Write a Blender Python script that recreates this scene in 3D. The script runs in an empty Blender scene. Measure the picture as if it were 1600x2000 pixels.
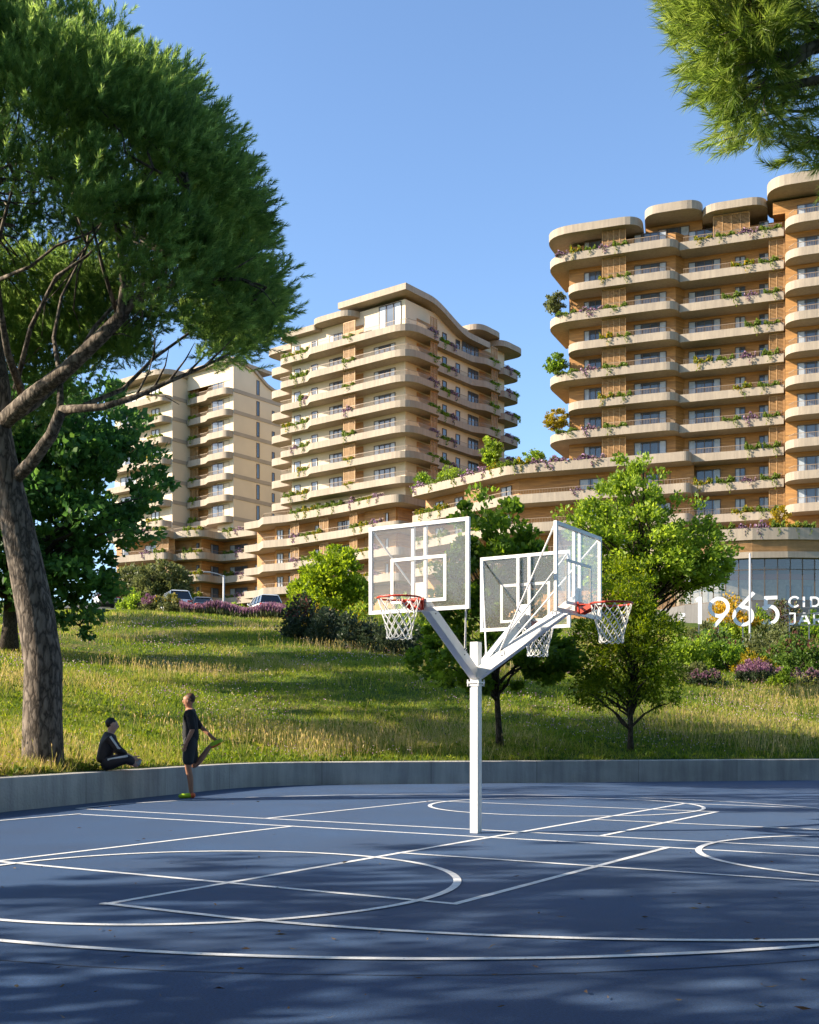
import bpy, math, random
import numpy as np
from mathutils import Vector, Matrix

rnd = random.Random(11)
rng = np.random.default_rng(11)
scene = bpy.context.scene
COL = scene.collection
R = math.radians
F, HC, HY = 2224.0, 1.22, 1424.0          # focal length in photo pixels, eye height, horizon row


def at(x, y, Y):                            # photo pixel at distance Y -> world point
    return ((x - 800) / F * Y, Y, HC + (HY - y) / F * Y)


def atz(x, y, z):                           # photo pixel at known height z -> plan point
    Y = F * (z - HC) / (HY - y)
    return ((x - 800) / F * Y, Y)


def gp(x, y):                               # photo pixel on the court -> plan point
    Y = F * HC / (y - HY)
    return ((x - 800) / F * Y, Y)


# ------------------------------------------------------------------ mesh helpers
class MB:
    def __init__(s):
        s.v, s.f, s.m = [], [], []

    def add(s, verts, faces, m=0):
        k = len(s.v)
        s.v += [tuple(p) for p in verts]
        s.f += [tuple(i + k for i in f) for f in faces]
        s.m += [m] * len(faces)
        return s

    def box(s, c, size, rz=0.0, m=0, mat=None):
        hx, hy, hz = size[0] / 2, size[1] / 2, size[2] / 2
        P = [Vector((sx * hx, sy * hy, sz * hz)) for sx in (-1, 1) for sy in (-1, 1) for sz in (-1, 1)]
        M = mat if mat is not None else Matrix.Rotation(rz, 3, 'Z')
        P = [M @ p + Vector(c) for p in P]
        return s.add(P, [(0, 1, 3, 2), (4, 6, 7, 5), (0, 4, 5, 1), (2, 3, 7, 6), (0, 2, 6, 4), (1, 5, 7, 3)], m)

    def beam(s, a, b, w, h, m=0, up=(0, 0, 1)):
        a, b = Vector(a), Vector(b)
        d = (b - a)
        L = d.length
        d.normalize()
        x = d.cross(Vector(up))
        if x.length < 1e-5:
            x = Vector((1, 0, 0))
        x.normalize()
        z = x.cross(d)
        M = Matrix((x, d, z)).transposed()
        return s.box((a + b) / 2, (w, L, h), m=m, mat=M)

    def tube(s, pts, rad, n=6, m=0, cap=True):
        pts = [Vector(p) for p in pts]
        if not hasattr(rad, '__len__'):
            rad = [rad] * len(pts)
        vs, fs = [], []
        ref = None
        for i, p in enumerate(pts):
            d = (pts[min(i + 1, len(pts) - 1)] - pts[max(i - 1, 0)])
            if d.length < 1e-9:
                d = Vector((0, 0, 1))
            d.normalize()
            if ref is None:
                ref = d.orthogonal().normalized()
            ref = (ref - d * ref.dot(d))
            if ref.length < 1e-6:
                ref = d.orthogonal()
            ref.normalize()
            b = d.cross(ref)
            for k in range(n):
                a = 2 * math.pi * k / n
                vs.append(p + (ref * math.cos(a) + b * math.sin(a)) * rad[i])
        for i in range(len(pts) - 1):
            for k in range(n):
                k2 = (k + 1) % n
                fs.append((i * n + k, i * n + k2, (i + 1) * n + k2, (i + 1) * n + k))
        if cap:
            fs.append(tuple(range(n - 1, -1, -1)))
            fs.append(tuple((len(pts) - 1) * n + k for k in range(n)))
        return s.add(vs, fs, m)

    def loop(s, pts, r, n=6, m=0):
        pts = [Vector(p) for p in pts]
        N = len(pts)
        vs, fs = [], []
        for i in range(N):
            d = (pts[(i + 1) % N] - pts[i - 1]).normalized()
            up = Vector((0, 0, 1))
            x = d.cross(up).normalized()
            z = x.cross(d)
            for k in range(n):
                a = 2 * math.pi * k / n
                vs.append(pts[i] + (x * math.cos(a) + z * math.sin(a)) * r)
        for i in range(N):
            for k in range(n):
                fs.append((i * n + k, i * n + (k + 1) % n, ((i + 1) % N) * n + (k + 1) % n, ((i + 1) % N) * n + k))
        return s.add(vs, fs, m)

    def prism(s, out, z0, z1, m=0, mtop=None):
        n = len(out)
        area = sum(out[i][0] * out[(i + 1) % n][1] - out[(i + 1) % n][0] * out[i][1] for i in range(n))
        if area < 0:
            out = out[::-1]
        vs = [(p[0], p[1], z0) for p in out] + [(p[0], p[1], z1) for p in out]
        fs = [(i, (i + 1) % n, n + (i + 1) % n, n + i) for i in range(n)]
        s.add(vs, fs, m)
        s.add(vs, [tuple(range(n - 1, -1, -1)), tuple(range(n, 2 * n))], m if mtop is None else mtop)
        return s

    def build(s, name, mats, parent=None, smooth=False, loc=None, bevel=0):
        me = bpy.data.meshes.new(name)
        off = Vector((0, 0, 0))
        if parent is not None:
            q = parent
            while q is not None:
                off += q.location
                q = q.parent
        elif loc is not None:
            off = Vector(loc)
        me.from_pydata([(p[0] - off[0], p[1] - off[1], p[2] - off[2]) for p in s.v], [], s.f)
        if not isinstance(mats, (list, tuple)):
            mats = [mats]
        for q in mats:
            me.materials.append(q)
        if len(mats) > 1:
            me.polygons.foreach_set('material_index', s.m)
        if smooth:
            me.polygons.foreach_set('use_smooth', [True] * len(me.polygons))
        me.update()
        o = bpy.data.objects.new(name, me)
        COL.objects.link(o)
        if parent is not None:
            o.parent = parent
        elif loc is not None:
            o.location = loc
        if bevel:
            md = o.modifiers.new('bevel', 'BEVEL')
            md.width = bevel
            md.segments = 2
            md.limit_method = 'ANGLE'
        return o


def np_mesh(name, verts, per, mats, tone=None, parent=None, loc=None, midx=None):
    verts = np.asarray(verts, dtype=np.float64).reshape(-1, 3)
    off = Vector((0, 0, 0))
    if parent is not None:
        q = parent
        while q is not None:
            off += q.location
            q = q.parent
    elif loc is not None:
        off = Vector(loc)
    verts = verts - np.array(off)
    n = len(verts)
    nf = n // per
    me = bpy.data.meshes.new(name)
    me.vertices.add(n)
    me.vertices.foreach_set('co', verts.ravel().astype(np.float32))
    me.loops.add(n)
    me.loops.foreach_set('vertex_index', np.arange(n, dtype=np.int32))
    me.polygons.add(nf)
    me.polygons.foreach_set('loop_start', np.arange(nf, dtype=np.int32) * per)
    if not isinstance(mats, (list, tuple)):
        mats = [mats]
    for q in mats:
        me.materials.append(q)
    if midx is not None:
        me.polygons.foreach_set('material_index', np.asarray(midx, dtype=np.int32))
    if tone is not None:
        a = me.attributes.new('tone', 'FLOAT', 'FACE')
        a.data.foreach_set('value', np.asarray(tone, dtype=np.float32))
    me.update(calc_edges=True)
    o = bpy.data.objects.new(name, me)
    COL.objects.link(o)
    if parent is not None:
        o.parent = parent
    elif loc is not None:
        o.location = loc
    return o


def tag(o, label=None, cat=None, group=None, kind=None):
    if label:
        o['label'] = label
    if cat:
        o['category'] = cat
    if group:
        o['group'] = group
    if kind:
        o['kind'] = kind
    return o


def thing(name, label, cat, loc=(0, 0, 0), group=None):
    o = bpy.data.objects.new(name, None)
    o.empty_display_size = 0.3
    COL.objects.link(o)
    o.location = loc
    return tag(o, label, cat, group)


def inst(me_obj, name, parent, loc, rz=0.0, scale=(1, 1, 1)):
    """copy of an object placed at a world point under a parent"""
    o = me_obj.copy()
    o.name = name
    COL.objects.link(o)
    off = Vector((0, 0, 0))
    q = parent
    while q is not None:
        off += q.location
        q = q.parent
    o.parent = parent
    o.location = Vector(loc) - off
    o.rotation_euler = (0, 0, rz)
    o.scale = scale
    return o


def fillet(pts):
    """pts: list of (x, y[, r]); rounds each corner with radius r"""
    out = []
    n = len(pts)
    for i, p in enumerate(pts):
        r = p[2] if len(p) > 2 else 0
        P = Vector(p[:2])
        if r <= 0:
            out.append((P.x, P.y))
            continue
        A, B = Vector(pts[i - 1][:2]), Vector(pts[(i + 1) % n][:2])
        u, v = (A - P), (B - P)
        lu, lv = u.length, v.length
        u.normalize()
        v.normalize()
        c = max(-1, min(1, u.dot(v)))
        th = math.acos(c)
        t = min(r / max(math.tan(th / 2), 1e-4), lu * .48, lv * .48)
        a0, b0 = P + u * t, P + v * t
        k = 7
        for j in range(k + 1):
            w = j / k
            q = a0 * (1 - w) ** 2 + P * 2 * w * (1 - w) * 0.98 + (a0 + b0) / 2 * 0.04 * w * (1 - w) + b0 * w ** 2
            out.append((q.x, q.y))
    return out


def unit(v):
    return v / np.maximum(np.linalg.norm(v, axis=-1, keepdims=True), 1e-9)


# ------------------------------------------------------------------ materials
def new_mat(name):
    m = bpy.data.materials.new(name)
    m.use_nodes = True
    nt = m.node_tree
    return m, nt, nt.nodes, nt.links, nt.nodes['Principled BSDF']


def mat(name, col, rough=0.7, var=0.12, scale=3.0, bump=0.0, bscale=30.0, metal=0.0, spec=0.5, streak=0.0):
    m, nt, N, L, B = new_mat(name)
    B.inputs['Roughness'].default_value = rough
    B.inputs['Metallic'].default_value = metal
    B.inputs['Specular IOR Level'].default_value = spec
    g = N.new('ShaderNodeNewGeometry')
    if var > 0:
        n = N.new('ShaderNodeTexNoise')
        n.inputs['Scale'].default_value = scale
        n.inputs['Detail'].default_value = 6
        L.new(g.outputs['Position'], n.inputs['Vector'])
        rp = N.new('ShaderNodeValToRGB')
        rp.color_ramp.elements[0].position = 0.25
        rp.color_ramp.elements[1].position = 0.75
        rp.color_ramp.elements[0].color = tuple(c * (1 - var) for c in col) + (1,)
        rp.color_ramp.elements[1].color = tuple(min(1, c * (1 + var)) for c in col) + (1,)
        L.new(n.outputs['Fac'], rp.inputs['Fac'])
        out = rp.outputs['Color']
        if streak > 0:                      # weather stains running down
            mp = N.new('ShaderNodeMapping')
            mp.inputs['Scale'].default_value = (1.4, 1.4, 0.12)
            L.new(g.outputs['Position'], mp.inputs['Vector'])
            n2 = N.new('ShaderNodeTexNoise')
            n2.inputs['Scale'].default_value = 2.2
            n2.inputs['Detail'].default_value = 8
            n2.inputs['Roughness'].default_value = 0.7
            L.new(mp.outputs['Vector'], n2.inputs['Vector'])
            r2 = N.new('ShaderNodeValToRGB')
            r2.color_ramp.elements[0].position = 0.38
            r2.color_ramp.elements[1].position = 0.62
            r2.color_ramp.elements[0].color = (1 - streak, 1 - streak, 1 - streak * .9, 1)
            r2.color_ramp.elements[1].color = (1, 1, 1, 1)
            L.new(n2.outputs['Fac'], r2.inputs['Fac'])
            mx = N.new('ShaderNodeMix')
            mx.data_type = 'RGBA'
            mx.blend_type = 'MULTIPLY'
            mx.inputs['Factor'].default_value = 1
            L.new(out, mx.inputs['A'])
            L.new(r2.outputs['Color'], mx.inputs['B'])
            out = mx.outputs['Result']
        L.new(out, B.inputs['Base Color'])
    else:
        B.inputs['Base Color'].default_value = tuple(col) + (1,)
    if bump > 0:
        nb = N.new('ShaderNodeTexNoise')
        nb.inputs['Scale'].default_value = bscale
        nb.inputs['Detail'].default_value = 8
        L.new(g.outputs['Position'], nb.inputs['Vector'])
        bp = N.new('ShaderNodeBump')
        bp.inputs['Strength'].default_value = bump
        bp.inputs['Distance'].default_value = 0.05
        L.new(nb.outputs['Fac'], bp.inputs['Height'])
        L.new(bp.outputs['Normal'], B.inputs['Normal'])
    return m


def wood_mat(name, col, pitch=0.16, rough=0.6):
    m, nt, N, L, B = new_mat(name)
    B.inputs['Roughness'].default_value = rough
    g = N.new('ShaderNodeNewGeometry')
    sp = N.new('ShaderNodeSeparateXYZ')
    L.new(g.outputs['Position'], sp.inputs[0])
    dv = N.new('ShaderNodeMath'); dv.operation = 'DIVIDE'; dv.inputs[1].default_value = pitch
    L.new(sp.outputs['Z'], dv.inputs[0])
    fr = N.new('ShaderNodeMath'); fr.operation = 'FRACT'
    L.new(dv.outputs[0], fr.inputs[0])
    fl = N.new('ShaderNodeMath'); fl.operation = 'FLOOR'
    L.new(dv.outputs[0], fl.inputs[0])
    cb = N.new('ShaderNodeCombineXYZ')
    L.new(fl.outputs[0], cb.inputs['Z'])
    sc = N.new('ShaderNodeVectorMath'); sc.operation = 'SCALE'; sc.inputs['Scale'].default_value = 0.22
    L.new(g.outputs['Position'], sc.inputs[0])
    ad = N.new('ShaderNodeVectorMath'); ad.operation = 'ADD'
    L.new(sc.outputs[0], ad.inputs[0]); L.new(cb.outputs[0], ad.inputs[1])
    n = N.new('ShaderNodeTexNoise'); n.inputs['Scale'].default_value = 1.7; n.inputs['Detail'].default_value = 4
    L.new(ad.outputs[0], n.inputs['Vector'])
    rp = N.new('ShaderNodeValToRGB')
    rp.color_ramp.elements[0].position = 0.3; rp.color_ramp.elements[1].position = 0.7
    rp.color_ramp.elements[0].color = tuple(c * .62 for c in col) + (1,)
    rp.color_ramp.elements[1].color = tuple(min(1, c * 1.3) for c in col) + (1,)
    L.new(n.outputs['Fac'], rp.inputs['Fac'])
    gp_ = N.new('ShaderNodeMath'); gp_.operation = 'GREATER_THAN'; gp_.inputs[1].default_value = 0.1
    L.new(fr.outputs[0], gp_.inputs[0])
    mr = N.new('ShaderNodeMapRange'); mr.inputs['To Min'].default_value = 0.45
    L.new(gp_.outputs[0], mr.inputs['Value'])
    mx = N.new('ShaderNodeMix'); mx.data_type = 'RGBA'; mx.blend_type = 'MULTIPLY'; mx.inputs['Factor'].default_value = 1
    L.new(rp.outputs['Color'], mx.inputs['A']); L.new(mr.outputs['Result'], mx.inputs['B'])
    L.new(mx.outputs['Result'], B.inputs['Base Color'])
    return m


def leaf_mat(name, cols, trans=0.4, rough=0.5, spec=0.3):
    """cols: colours along the per-leaf tone; light passes through the blades"""
    m, nt, N, L, B = new_mat(name)
    a = N.new('ShaderNodeAttribute'); a.attribute_name = 'tone'
    rp = N.new('ShaderNodeValToRGB')
    el = rp.color_ramp.elements
    while len(el) < len(cols):
        el.new(0.5)
    for i, c in enumerate(cols):
        el[i].position = i / (len(cols) - 1)
        el[i].color = tuple(c) + (1,)
    L.new(a.outputs['Fac'], rp.inputs['Fac'])
    L.new(rp.outputs['Color'], B.inputs['Base Color'])
    B.inputs['Roughness'].default_value = rough
    B.inputs['Specular IOR Level'].default_value = spec
    t = N.new('ShaderNodeBsdfTranslucent')
    hs = N.new('ShaderNodeHueSaturation')
    hs.inputs['Hue'].default_value = 0.485
    hs.inputs['Saturation'].default_value = 1.05
    hs.inputs['Value'].default_value = 1.9
    L.new(rp.outputs['Color'], hs.inputs['Color'])
    L.new(hs.outputs['Color'], t.inputs['Color'])
    mx = N.new('ShaderNodeMixShader'); mx.inputs['Fac'].default_value = trans
    L.new(B.outputs[0], mx.inputs[1]); L.new(t.outputs[0], mx.inputs[2])
    L.new(mx.outputs[0], N['Material Output'].inputs['Surface'])
    return m


def glass_mat(name, tint, haze=0.25, gloss=0.12, hazecol=(.8, .8, .78)):
    m, nt, N, L, B = new_mat(name)
    tr = N.new('ShaderNodeBsdfTransparent'); tr.inputs['Color'].default_value = tuple(tint) + (1,)
    df = N.new('ShaderNodeBsdfDiffuse'); df.inputs['Color'].default_value = tuple(hazecol) + (1,)
    tl = N.new('ShaderNodeBsdfTranslucent'); tl.inputs['Color'].default_value = tuple(hazecol) + (1,)
    m0 = N.new('ShaderNodeMixShader'); m0.inputs['Fac'].default_value = .5
    L.new(df.outputs[0], m0.inputs[1]); L.new(tl.outputs[0], m0.inputs[2])
    m1 = N.new('ShaderNodeMixShader'); m1.inputs['Fac'].default_value = haze
    L.new(tr.outputs[0], m1.inputs[1]); L.new(m0.outputs[0], m1.inputs[2])
    gl = N.new('ShaderNodeBsdfGlossy'); gl.inputs['Roughness'].default_value = .05
    fr = N.new('ShaderNodeLayerWeight'); fr.inputs['Blend'].default_value = .5
    pw = N.new('ShaderNodeMath'); pw.operation = 'POWER'; pw.inputs[1].default_value = 4.5
    L.new(fr.outputs['Facing'], pw.inputs[0])
    mr = N.new('ShaderNodeMapRange'); mr.inputs['To Min'].default_value = gloss * .25; mr.inputs['To Max'].default_value = .75
    L.new(pw.outputs[0], mr.inputs['Value'])
    m2 = N.new('ShaderNodeMixShader')
    L.new(mr.outputs['Result'], m2.inputs['Fac'])
    L.new(m1.outputs[0], m2.inputs[1]); L.new(gl.outputs[0], m2.inputs[2])
    L.new(m2.outputs[0], N['Material Output'].inputs['Surface'])
    return m


M = {}
M['concrete'] = mat('concrete', (.36, .295, .225), .8, .12, .35, .15, 8, streak=.22)
M['cream'] = mat('cream_render', (.60, .50, .365), .8, .06, .4)
M['band'] = mat('band_concrete', (.33, .28, .22), .8, .1, .5)
M['wood'] = wood_mat('larch_cladding', (.40, .195, .055))
M['slat'] = mat('slat_wood', (.38, .215, .085), .6, .2, 2)
M['frame'] = mat('window_frame', (.10, .065, .04), .5, 0)
M['rail'] = mat('railing_metal', (.28, .2, .13), .5, 0)
M['pane'] = mat('window_glass', (.07, .09, .12), .06, .5, .25, spec=.9)
M['curtain'] = mat('curtain_behind_glass', (.36, .39, .42), .25, .25, 1.5, spec=.8)
M['white'] = mat('white_paint', (.82, .81, .79), .38, .06, 3, .06, 40, streak=.10)
M['white_sign'] = mat('sign_paint', (.72, .73, .76), .45, .04, 1)
M['red'] = mat('rim_red', (.55, .045, .02), .4, .15, 12)
M['net'] = mat('net_cord', (.80, .79, .75), .9, 0)
M['steel'] = mat('dark_steel', (.2, .2, .2), .4, 0, metal=.8)
M['grey_pole'] = mat('grey_pole_paint', (.42, .42, .42), .5, 0)
M['wallconc'] = mat('court_wall_concrete', (.47, .445, .40), .85, .22, 1.3, .3, 22, streak=.3)
M['acrylic'] = glass_mat('acrylic_board', (.975, .97, .96), .085, .12, (.92, .86, .78))
M['shopglass'] = glass_mat('shop_glass', (.55, .6, .63), .03, .6)
M['soil'] = mat('soil', (.07, .05, .03), .95, .3, 3)


def bark_mat(name, c0, c1, sc=9):
    m, nt, N, L, B = new_mat(name)
    B.inputs['Roughness'].default_value = .9
    B.inputs['Specular IOR Level'].default_value = .2
    g = N.new('ShaderNodeNewGeometry')
    mp = N.new('ShaderNodeMapping'); mp.inputs['Scale'].default_value = (1, 1, .35)
    L.new(g.outputs['Position'], mp.inputs['Vector'])
    v = N.new('ShaderNodeTexVoronoi'); v.inputs['Scale'].default_value = sc
    n = N.new('ShaderNodeTexNoise'); n.inputs['Scale'].default_value = sc * 1.4; n.inputs['Detail'].default_value = 8
    L.new(mp.outputs['Vector'], n.inputs['Vector'])
    ad = N.new('ShaderNodeMixRGB'); ad.blend_type = 'LINEAR_LIGHT'; ad.inputs['Fac'].default_value = .12
    L.new(mp.outputs['Vector'], ad.inputs[1]); L.new(n.outputs['Color'], ad.inputs[2])
    L.new(ad.outputs[0], v.inputs['Vector'])
    v.feature = 'DISTANCE_TO_EDGE'
    rp = N.new('ShaderNodeValToRGB')
    rp.color_ramp.elements[0].position = .0; rp.color_ramp.elements[1].position = .25
    rp.color_ramp.elements[0].color = tuple(c0) + (1,); rp.color_ramp.elements[1].color = tuple(c1) + (1,)
    L.new(v.outputs['Distance'], rp.inputs['Fac'])
    mu = N.new('ShaderNodeMix'); mu.data_type = 'RGBA'; mu.blend_type = 'MULTIPLY'; mu.inputs['Factor'].default_value = .7
    r2 = N.new('ShaderNodeValToRGB')
    r2.color_ramp.elements[0].position = .35; r2.color_ramp.elements[1].position = .65
    r2.color_ramp.elements[0].color = (.55, .5, .45, 1); r2.color_ramp.elements[1].color = (1.25, 1.25, 1.25, 1)
    L.new(n.outputs['Fac'], r2.inputs['Fac'])
    L.new(rp.outputs['Color'], mu.inputs['A']); L.new(r2.outputs['Color'], mu.inputs['B'])
    L.new(mu.outputs['Result'], B.inputs['Base Color'])
    bp = N.new('ShaderNodeBump'); bp.inputs['Strength'].default_value = .9; bp.inputs['Distance'].default_value = .05
    L.new(rp.outputs['Color'], bp.inputs['Height'])
    L.new(bp.outputs['Normal'], B.inputs['Normal'])
    return m


M['pinebark'] = bark_mat('pine_bark', (.05, .041, .034), (.20, .165, .135), 8)
M['bark'] = bark_mat('tree_bark', (.03, .024, .018), (.09, .07, .055), 14)

M['needle'] = leaf_mat('pine_needles', [(.065, .125, .034), (.13, .225, .055), (.28, .39, .10)], .55, .45)
M['needle2'] = leaf_mat('long_pine_needles', [(.07, .13, .022), (.15, .225, .036), (.31, .38, .10)], .52, .42)
M['leaf_dark'] = leaf_mat('dark_leaves', [(.03, .085, .022), (.058, .145, .03), (.11, .22, .04)], .45)
M['leaf_maple'] = leaf_mat('maple_leaves', [(.06, .12, .014), (.125, .215, .022), (.26, .37, .04)], .5)
M['leaf_fresh'] = leaf_mat('fresh_leaves', [(.10, .165, .016), (.175, .265, .028), (.30, .40, .05)], .52)
M['leaf_balcony'] = leaf_mat('balcony_leaves', [(.05, .085, .015), (.10, .155, .022), (.19, .25, .04)], .4)
M['leaf_lime'] = leaf_mat('lime_leaves', [(.11, .18, .012), (.18, .26, .018), (.26, .33, .035)], .52)
M['leaf_feather'] = leaf_mat('feather_leaves', [(.075, .125, .008), (.15, .215, .012), (.27, .32, .02)], .54)
M['leaf_olive'] = leaf_mat('olive_leaves', [(.07, .09, .025), (.11, .13, .04), (.17, .18, .07)], .35)
M['leaf_dull'] = leaf_mat('dull_shrub_leaves', [(.02, .04, .02), (.035, .055, .025), (.06, .075, .035)], .25)  # dull dark green is the leaves' own colour
M['leaf_yellow'] = leaf_mat('yellow_leaves', [(.16, .15, .01), (.28, .22, .015), (.40, .30, .02)], .4)
M['flower_lav'] = leaf_mat('lavender_flowers', [(.16, .09, .14), (.28, .14, .26), (.40, .27, .38)], .3)
M['flower_pink'] = leaf_mat('heath_flowers', [(.12, .08, .06), (.20, .085, .14), (.32, .17, .24)], .3)
M['flower_gold'] = leaf_mat('golden_flowers', [(.10, .11, .015), (.45, .28, .02), (.6, .38, .03)], .3)
M['berry'] = leaf_mat('berry_shrub_leaves', [(.05, .10, .016), (.09, .16, .025), (.14, .20, .04)], .4)
M['red_leaf'] = leaf_mat('dark_red_leaves', [(.05, .03, .02), (.12, .04, .03), (.2, .08, .05)], .3)
M['grass'] = leaf_mat('meadow_grass', [(.045, .095, .008), (.105, .17, .013), (.215, .255, .024), (.36, .30, .085), (.50, .39, .18)], .45, .6)
M['meadow_flower'] = leaf_mat('meadow_flowers', [(.30, .10, .30), (.5, .3, .42), (.7, .62, .6)], .3)
# ------------------------------------------------------------------ camera, light, sky
cam = bpy.data.cameras.new('camera')
cam_o = bpy.data.objects.new('camera', cam)
COL.objects.link(cam_o)
cam_o.location = (0, 0, HC)
cam_o.rotation_euler = (R(90), 0, 0)
cam.sensor_fit = 'HORIZONTAL'
cam.sensor_width = 36
cam.lens = F / 1600 * 36
cam.shift_y = (HY - 1000) / 1600
cam.clip_start = .1
cam.clip_end = 6000
scene.camera = cam_o

SUN_EL, SUN_AZ = R(29), R(-8.0)              # sun stands at the left, a touch behind the scene
S = Vector((-math.cos(SUN_AZ) * math.cos(SUN_EL), math.sin(SUN_AZ) * math.cos(SUN_EL), math.sin(SUN_EL)))
sl = bpy.data.lights.new('sun', 'SUN')
sl.energy = 5.0
sl.angle = R(.55)
sl.color = (1, .87, .68)
so = bpy.data.objects.new('sun', sl)
COL.objects.link(so)
so.rotation_euler = (S).to_track_quat('Z', 'Y').to_euler()
so.location = (-40, 0, 40)

w = bpy.data.worlds.new('World')
scene.world = w
w.use_nodes = True
wn, wl = w.node_tree.nodes, w.node_tree.links
sky = wn.new('ShaderNodeTexSky')
sky.sky_type = 'NISHITA'
sky.sun_disc = False
sky.sun_elevation = SUN_EL
sky.sun_rotation = math.atan2(S.x, S.y)
sky.air_density = 1.0
sky.dust_density = .6
sky.ozone_density = 4.0
wl.new(sky.outputs[0], wn['Background'].inputs['Color'])
wn['Background'].inputs['Strength'].default_value = .113

scene.view_settings.view_transform = 'Standard'
scene.view_settings.look = 'None'
scene.view_settings.exposure = 1.36
scene.view_settings.gamma = 1
scene.cycles.max_bounces = 8
scene.cycles.transparent_max_bounces = 16
scene.cycles.use_denoising = True
scene.cycles.caustics_reflective = False
scene.cycles.caustics_refractive = False

# ------------------------------------------------------------------ court wall line and hill
CORNER = Vector((-3.22, 24.66))
WL = [Vector((-3.22 - .326 * 75, 24.66 - .945 * 75)), CORNER, Vector((9.2, 27.05)), Vector((70, 42))]
_wp = [(WL[0].x, WL[0].y)]
_a, _b = CORNER + Vector((-.326, -.945)) * 1.9, CORNER + Vector((.982, .189)) * 1.9
for j in range(11):
    q = j / 10
    _wp.append(tuple(_a * (1 - q) ** 2 + CORNER * 2 * q * (1 - q) + _b * q * q))
_wp.append((9.2, 27.05))
_wp.append((70, 42))
WLINE = []                                   # densified wall line, left to right
for i in range(len(_wp) - 1):
    a, b = Vector(_wp[i]), Vector(_wp[i + 1])
    k = max(1, int((b - a).length / 1.2))
    for j in range(k):
        WLINE.append(a + (b - a) * j / k)
WLINE.append(Vector(_wp[-1]))
WN = []
for i in range(len(WLINE)):
    t = (WLINE[min(i + 1, len(WLINE) - 1)] - WLINE[max(i - 1, 0)]).normalized()
    WN.append(Vector((-t.y, t.x)))           # points away from the court
_WA = np.array([tuple(p) for p in WLINE])


def wall_dist(x, y):
    x = np.atleast_1d(np.asarray(x, float)); y = np.atleast_1d(np.asarray(y, float))
    best = np.full(x.shape, 1e9); side = np.zeros(x.shape)
    for i in range(len(_wp) - 1):
        a = np.array(_wp[i]); b = np.array(_wp[i + 1]); d = b - a; L2 = d @ d
        t = np.clip(((x - a[0]) * d[0] + (y - a[1]) * d[1]) / L2, 0, 1)
        px, py = a[0] + t * d[0], a[1] + t * d[1]
        q = np.hypot(x - px, y - py)
        sg = np.sign(-(x - a[0]) * d[1] + (y - a[1]) * d[0])
        up = q < best - 1e-6
        best = np.where(up, q, best); side = np.where(up, sg, side)
    return best * side


def g_of(d):
    d = np.asarray(d, float)
    return .43 + .152 * np.clip(d, 0, 60) + .112 * np.clip(d - 60, 0, 75) + .01 * np.clip(d - 135, 0, 400)


def bumps(x, y, d):
    k = np.clip(np.asarray(d) / 6, 0, 1)
    return k * (.16 * np.sin(x * .31 + y * .17) + .12 * np.sin(x * .13 - y * .29 + 1.3) + .05 * np.sin(x * .9 + 2) * np.sin(y * .8))


def hill(x, y):
    d = wall_dist(x, y)
    z = np.where(d > 0, g_of(d) + bumps(np.asarray(x), np.asarray(y), d), -.02)
    return float(z[0]) if np.ndim(x) == 0 else z


def hill_hit(x, y):
    """distance Y at which photo pixel (x, y) meets the hill"""
    Y = 20.0
    while Y < 400:
        p = at(x, y, Y)
        if wall_dist(p[0], p[1])[0] > 0 and hill(p[0], p[1]) >= p[2]:
            return Y
        Y += .25
    return 200


# materials of the ground
def meadow_mat():
    m, nt, N, L, B = new_mat('meadow_soil_and_turf')
    B.inputs['Roughness'].default_value = .95
    B.inputs['Specular IOR Level'].default_value = .1
    g = N.new('ShaderNodeNewGeometry')
    n = N.new('ShaderNodeTexNoise'); n.inputs['Scale'].default_value = .35; n.inputs['Detail'].default_value = 9
    n.inputs['Roughness'].default_value = .65
    L.new(g.outputs['Position'], n.inputs['Vector'])
    rp = N.new('ShaderNodeValToRGB')
    e = rp.color_ramp.elements
    e[0].position = .36; e[0].color = (.035, .07, .012, 1)
    e[1].position = .66; e[1].color = (.17, .14, .05, 1)
    x = e.new(.5); x.color = (.065, .105, .016, 1)
    L.new(n.outputs['Fac'], rp.inputs['Fac'])
    L.new(rp.outputs['Color'], B.inputs['Base Color'])
    n2 = N.new('ShaderNodeTexNoise'); n2.inputs['Scale'].default_value = 7; n2.inputs['Detail'].default_value = 6
    L.new(g.outputs['Position'], n2.inputs['Vector'])
    bp = N.new('ShaderNodeBump'); bp.inputs['Strength'].default_value = 1; bp.inputs['Distance'].default_value = .25
    L.new(n2.outputs['Fac'], bp.inputs['Height']); L.new(bp.outputs['Normal'], B.inputs['Normal'])
    return m


M['meadow'] = meadow_mat()


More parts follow.
